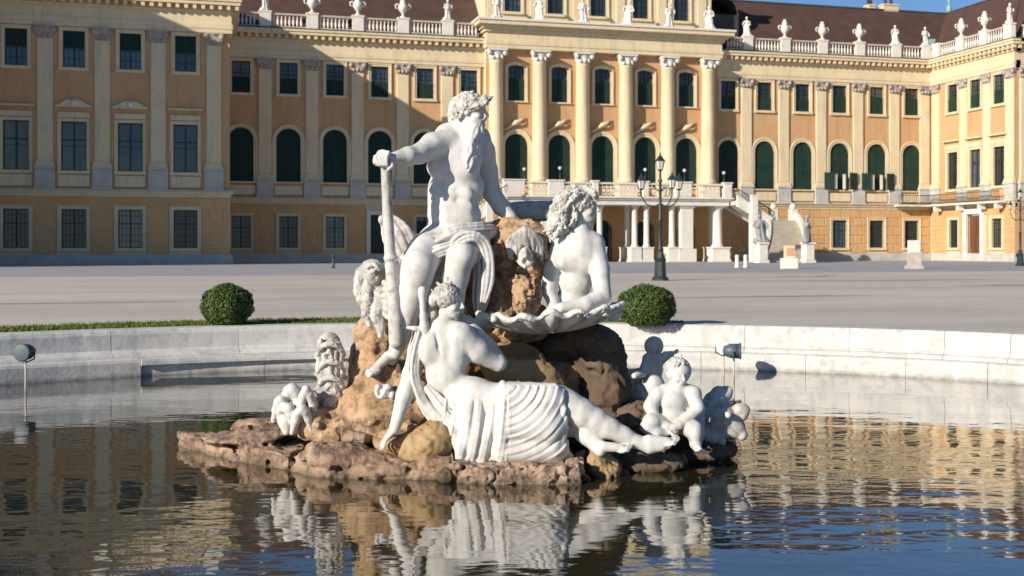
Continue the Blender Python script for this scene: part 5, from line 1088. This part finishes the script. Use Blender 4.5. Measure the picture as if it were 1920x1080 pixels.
S = Sculpt(); slab(S, [(gx2(338, 13.9), 13.75), (gx2(350, 13.2), 13.35), (gx2(430, 12.7), 12.75), (gx2(545, 12.3), 12.15), (gx2(600, 12.9), 12.9), (gx2(520, 13.9), 13.9)], WZ - .2, WZ + .17, .05); S.pe(480, 815, 12.95, 90, 14, .45, .06, rot=-6); S.pe(500, 790, 13.5, 66, 11, .25, .03, rot=-8); rocky(S, .05, 2.6, 1, .018, .010); S.chain([(400, 800, 13.2, 4), (440, 835, 12.9, 5), (450, 875, 12.6, 5)], .01, 's'); S.chain([(470, 800, 13.0, 4), (510, 840, 12.6, 5), (500, 885, 12.2, 5)], .01, 's'); RB.part('boulder', S, .017, rockp, 'low pinkish shelf stretching left')
S = Sculpt(); slab(S, [(gx2(545, 12.2), 12.1), (gx2(600, 11.7), 11.72), (gx2(700, 11.6), 11.6), (gx2(838, 11.6), 11.62), (gx2(850, 12.3), 12.5), (gx2(640, 12.9), 12.9), (gx2(550, 12.7), 12.7)], WZ - .2, WZ + .2, .05); S.pe(650, 858, 12.0, 95, 26, .35, .08, rot=4); rocky(S, .055, 2.4, 2, .022, .006); S.chain([(612, 838, 12.1, 5), (640, 868, 11.8, 7), (630, 905, 11.65, 7)], .01, 's'); S.chain([(742, 845, 12.0, 5), (770, 872, 11.7, 6), (762, 905, 11.6, 7)], .01, 's'); RB.part('boulder', S, .017, rockp, 'broad rounded rock left of centre at the waterline')
S = Sculpt(); S.pe(706, 690, 13.35, 58, 105, .55, .1); S.pe(650, 802, 13.0, 66, 54, .5, .1); S.pe(740, 760, 12.9, 110, 90, .5, .1); S.pe(696, 635, 13.35, 40, 56, .4, .1); S.pe(830, 640, 13.4, 110, 150, .55, .15); S.pe(850, 545, 13.4, 90, 90, .38, .1); S.pe(595, 790, 12.8, 40, 34, .3, .08); S.pe(760, 830, 12.3, 60, 40, .3, .06); rocky(S, .08, 2.0, 3, .02); S.pe(607, 775, 12.45, 18, 24, .16, .02, 's'); S.pe(700, 822, 12.1, 22, 8, .2, .02, 's')
RB.part('boulder', S, .02, rockm, 'main ochre mound below the god')
S = Sculpt(); S.pe(800, 838, 11.95, 56, 40, .28, .05, rot=-28); S.pe(825, 820, 12.0, 36, 36, .25, .05); rocky(S, .035, 3.5, 4, .02); RB.part('boulder', S, .019, rocko, 'tilted olive brown rock under the nymph\'s hip')
S = Sculpt(); slab(S, [(gx2(838, 11.5), 11.5), (gx2(900, 11.4), 11.38), (gx2(1092, 11.4), 11.40), (gx2(1096, 12.1), 12.2), (gx2(850, 12.1), 12.2)], WZ - .2, WZ + .19, .04); rocky(S, .04, 3.4, 5, .032); RB.part('boulder', S, .0155, rockp, 'pitted pink block under the drapery')
S = Sculpt(); S.pe(1135, 885, 12.0, 34, 36, .3, .04); S.pe(1120, 870, 11.95, 24, 34, .22, .04); rocky(S, .035, 5, 6, .03); RB.part('boulder', S, .019, rocko, 'yellowish stump under the nymph\'s feet')
S = Sculpt(); S.pe(1215, 868, 12.3, 75, 28, .35, .05, rot=-5); S.pe(1310, 850, 12.9, 78, 20, .4, .06, rot=-6); S.pe(1200, 800, 12.9, 60, 50, .4, .08); S.pe(1290, 810, 13.0, 60, 32, .3, .06); rocky(S, .05, 3.6, 7, .03); RB.part('boulder', S, .019, rockshade, 'shade-darkened wet rocks at the right end')
S = Sculpt(); S.pe(1118, 690, 13.3, 56, 75, .40, .06); S.pe(1060, 655, 13.4, 100, 36, .4, .08); S.pe(1110, 640, 13.2, 55, 36, .4, .06); S.pe(1138, 735, 13.1, 44, 42, .35, .06); S.pe(1100, 800, 13.1, 90, 60, .4, .1); rocky(S, .05, 2.6, 8, .02); S.pe(1050, 700, 12.95, 50, 42, .30, .04, 's'); S.pe(1104, 700, 12.9, 20, 10, .12, .02, 's'); RB.part('boulder', S, .019, rockshade, 'overhanging rock under the shell with shade in its dark colour')
S = Sculpt(); S.pe(985, 718, 12.75, 80, 56, .34, .05, rot=18); S.pe(1040, 730, 13.3, 60, 60, .3, .08); S.pe(960, 680, 12.9, 66, 42, .4, .05); S.pe(930, 800, 12.5, 120, 60, .3, .06); rocky(S, .035, 2.8, 9, .01); S.pe(1010, 648, 12.55, 100, 26, .36, .04, 's'); RB.part('boulder', S, .019, rocko, 'smooth brown rock behind the nymph\'s back')
S = Sculpt(); S.pe(960, 500, 13.2, 54, 95, .28, .06); S.pe(990, 470, 13.05, 44, 60, .2, .05); S.pe(940, 440, 13.25, 36, 34, .2, .05); S.pe(900, 480, 13.3, 50, 60, .25, .05); S.pe(950, 600, 13.2, 90, 50, .4, .08); rocky(S, .045, 3.4, 10, .03); RB.part('boulder', S, .017, rockm, 'upright brown rock behind the lion mask')
S = Sculpt(); S.chain([(976, 530, 12.8, 20), (980, 560, 12.75, 21), (976, 586, 12.75, 16)], .03); S.chain([(1000, 528, 12.85, 16), (1000, 575, 12.8, 16)], .03); S.pe(990, 545, 12.62, 5, 40, .06, .02, 's'); rocky(S, .03, 7, 11, .03); RB.part('boulder', S, .015, rockm, 'lumpy stone trickle under the lion mask')
for px, py, Z, rx_, ry_, d_, mt, sd in ((455, 862, 12.75, 26, 12, .16, rockp, 21), (590, 842, 12.5, 24, 14, .15, rocko, 22), (668, 820, 12.45, 30, 16, .16, rockp, 23), (835, 893, 11.55, 20, 14, .12, rockshade, 24), (1096, 897, 11.6, 14, 12, .1, rockshade, 25), (548, 876, 12.2, 16, 10, .1, rockshade, 26), (395, 832, 13.5, 22, 8, .14, rockp, 27), (1165, 892, 12.0, 20, 12, .12, rockshade, 28), (770, 858, 11.95, 26, 14, .14, rockshade, 29), (655, 770, 12.75, 24, 20, .15, rockm, 30), (752, 700, 12.75, 16, 26, .12, rockshade, 31)):
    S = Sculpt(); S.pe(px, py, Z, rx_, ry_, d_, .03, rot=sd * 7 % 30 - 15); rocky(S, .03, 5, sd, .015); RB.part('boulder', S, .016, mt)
# ================= roof statues, urns and stair groups
def at0(x, y, z): return np.array([x, y, z], float)
def roof_statue_mesh(seed, h=.06):
    r = np.random.default_rng(seed); S = Sculpt(); a = r.uniform(-.15, .15)
    S.cap(at0(-.12, 0, .1), at0(-.1 + a, 0, 1.15), .2, .2, .1); S.cap(at0(.16, -.05, .1), at0(.1 + a, 0, 1.15), .22, .2, .1); S.ell(at0(a, 0, 1.5), (.3, .22, .42), .1); S.cap(at0(-.28 + a, 0, 1.78), at0(.28 + a, 0, 1.78), .12, .12, .1)
    S.cap(at0(a, 0, 1.85), at0(a, 0, 2.1), .08, .08, .05); S.ell(at0(a * 1.3, -.03, 2.2), (.15, .17, .19), .03); sg = 1 if seed % 2 else -1
    S.cap(at0(.34 * sg + a, 0, 1.76), at0(.52 * sg + a, -.1, 1.42), .1, .08, .05); S.cap(at0(.52 * sg + a, -.1, 1.42), at0(.42 * sg + a, -.25, 1.75 if seed % 3 else 1.15), .08, .06, .04)
    S.cap(at0(-.34 * sg + a, 0, 1.76), at0(-.44 * sg + a, 0, 1.4), .1, .08, .05); S.cap(at0(-.44 * sg + a, 0, 1.4), at0(-.2 * sg + a, -.26, 1.25), .08, .06, .04); S.cap(at0(-.3, .05, .1), at0(.3, .05, .1), .28, .28, .08); S.cap(at0(.25 * sg, .1, .2), at0(.3 * sg + a, .05, 1.3), .14, .12, .08)
    S.disp((-1, -1, .0), (1, 1, 1.4), lambda x, y, z: .035 * np.sin(x * 26 + y * 20 + 2 * z)); return S.mesh('roof_statue', h, 'statue', (0, 0, 0))
um = MB(); um.lathe([(.36, 0), (.36, .14), (.16, .26), (.14, .5), (.3, .62), (.52, .95), (.56, 1.2), (.5, 1.4), (.34, 1.5), (.4, 1.6), (.3, 1.72), (.34, 1.9), (.2, 2.1), (.24, 2.2), (.0, 2.35)], (0, 0, 0), 14)
for sx in (-1, 1): um.tube([(sx * .5, 0, 1.0), (sx * .82, 0, 1.1), (sx * .86, 0, 1.42), (sx * .62, 0, 1.55), (sx * .4, 0, 1.45)], .09, 6)
URN = um.mesh('roof_urn', 'statue'); RS = [roof_statue_mesh(k) for k in (1, 2, 3, 4)]
ords = ['first', 'second', 'third', 'fourth', 'fifth', 'sixth']
def rs(kind, loc, label, k=0, sc=1.0):
    if kind == 'urn': o = ob('roof_urn', URN, None, loc); tag(o, label, 'urn', 'white urns along the roof balustrades')
    else: o = ob('roof_statue', RS[k % 4], None, loc, (.3, -.2, .1, -.4)[k % 4]); tag(o, label, 'statue', 'white statues along the roof balustrades')
    o.scale = (sc, sc, sc)
zt = 25.66 + 1.8
for i, (x, kd) in enumerate(zip(pl, ('st', 'urn', 'urn', 'urn', 'st'))):
    lab = {0: 'white roof statue at the left end of the shaded left balustrade', 1: 'white roof urn on the left balustrade, first from the left', 2: 'white roof urn on the left balustrade, middle of its three urns', 3: 'white roof urn on the left balustrade, last before the statue', 4: 'white roof statue against the left edge of the centre attic'}[i]; rs(kd, (x, YM - .35, zt), lab, i)
for i, (x, kd) in enumerate(zip(pr + [89.3], ('st', 'urn', 'urn', 'urn', 'st', 'st'))):
    lab = {0: 'white roof statue on the right balustrade beside the dark dormer', 1: 'white roof urn on the right balustrade, first from the left', 2: 'white roof urn on the right balustrade, middle of its three urns', 3: 'white roof urn on the right balustrade, right of the middle urn', 4: 'white roof statue on the right balustrade below the chimneys', 5: 'white roof statue at the inner corner near the green flashing'}[i]; rs(kd, (x, YM - .35, zt), lab, i + 1)
for i, (s_, kd) in enumerate(zip((6.65, 11.0, 15.4), ('urn', 'urn', 'st'))):
    rs(kd, (XC - .35, YM - s_, zt), ('white roof urn on the return wing, nearer the corner', 'white roof urn on the return wing, farther from the corner', 'white roof statue at the top right corner of the photo')[i], i + 2)
for i, x in enumerate(pc): rs('st', (x, YCN - 1.1, 27.6), 'white statue before the centre attic, %s of six from the left' % ords[i], i, 1.25)
SST = []
for k in (1, 2):
    me = RS[k].copy(); me.name = 'stair_statue'; me.materials.clear(); me.materials.append(MAT['shadegrey']); SST.append(me)
for i, (x, y, lab) in enumerate(((62.95, 111.5, 'stone figure coloured shade grey on the right stair pedestal'), (57.55, 111.5, 'stone figure coloured shade grey on the left pedestal of the right stairs'))):
    o = ob('stair_statue', SST[i], None, (x, y, 2.2), .9 - i); o.scale = (1.6, 1.5, 1.25); tag(o, lab, 'statue', 'stone figures on the stair pedestals')
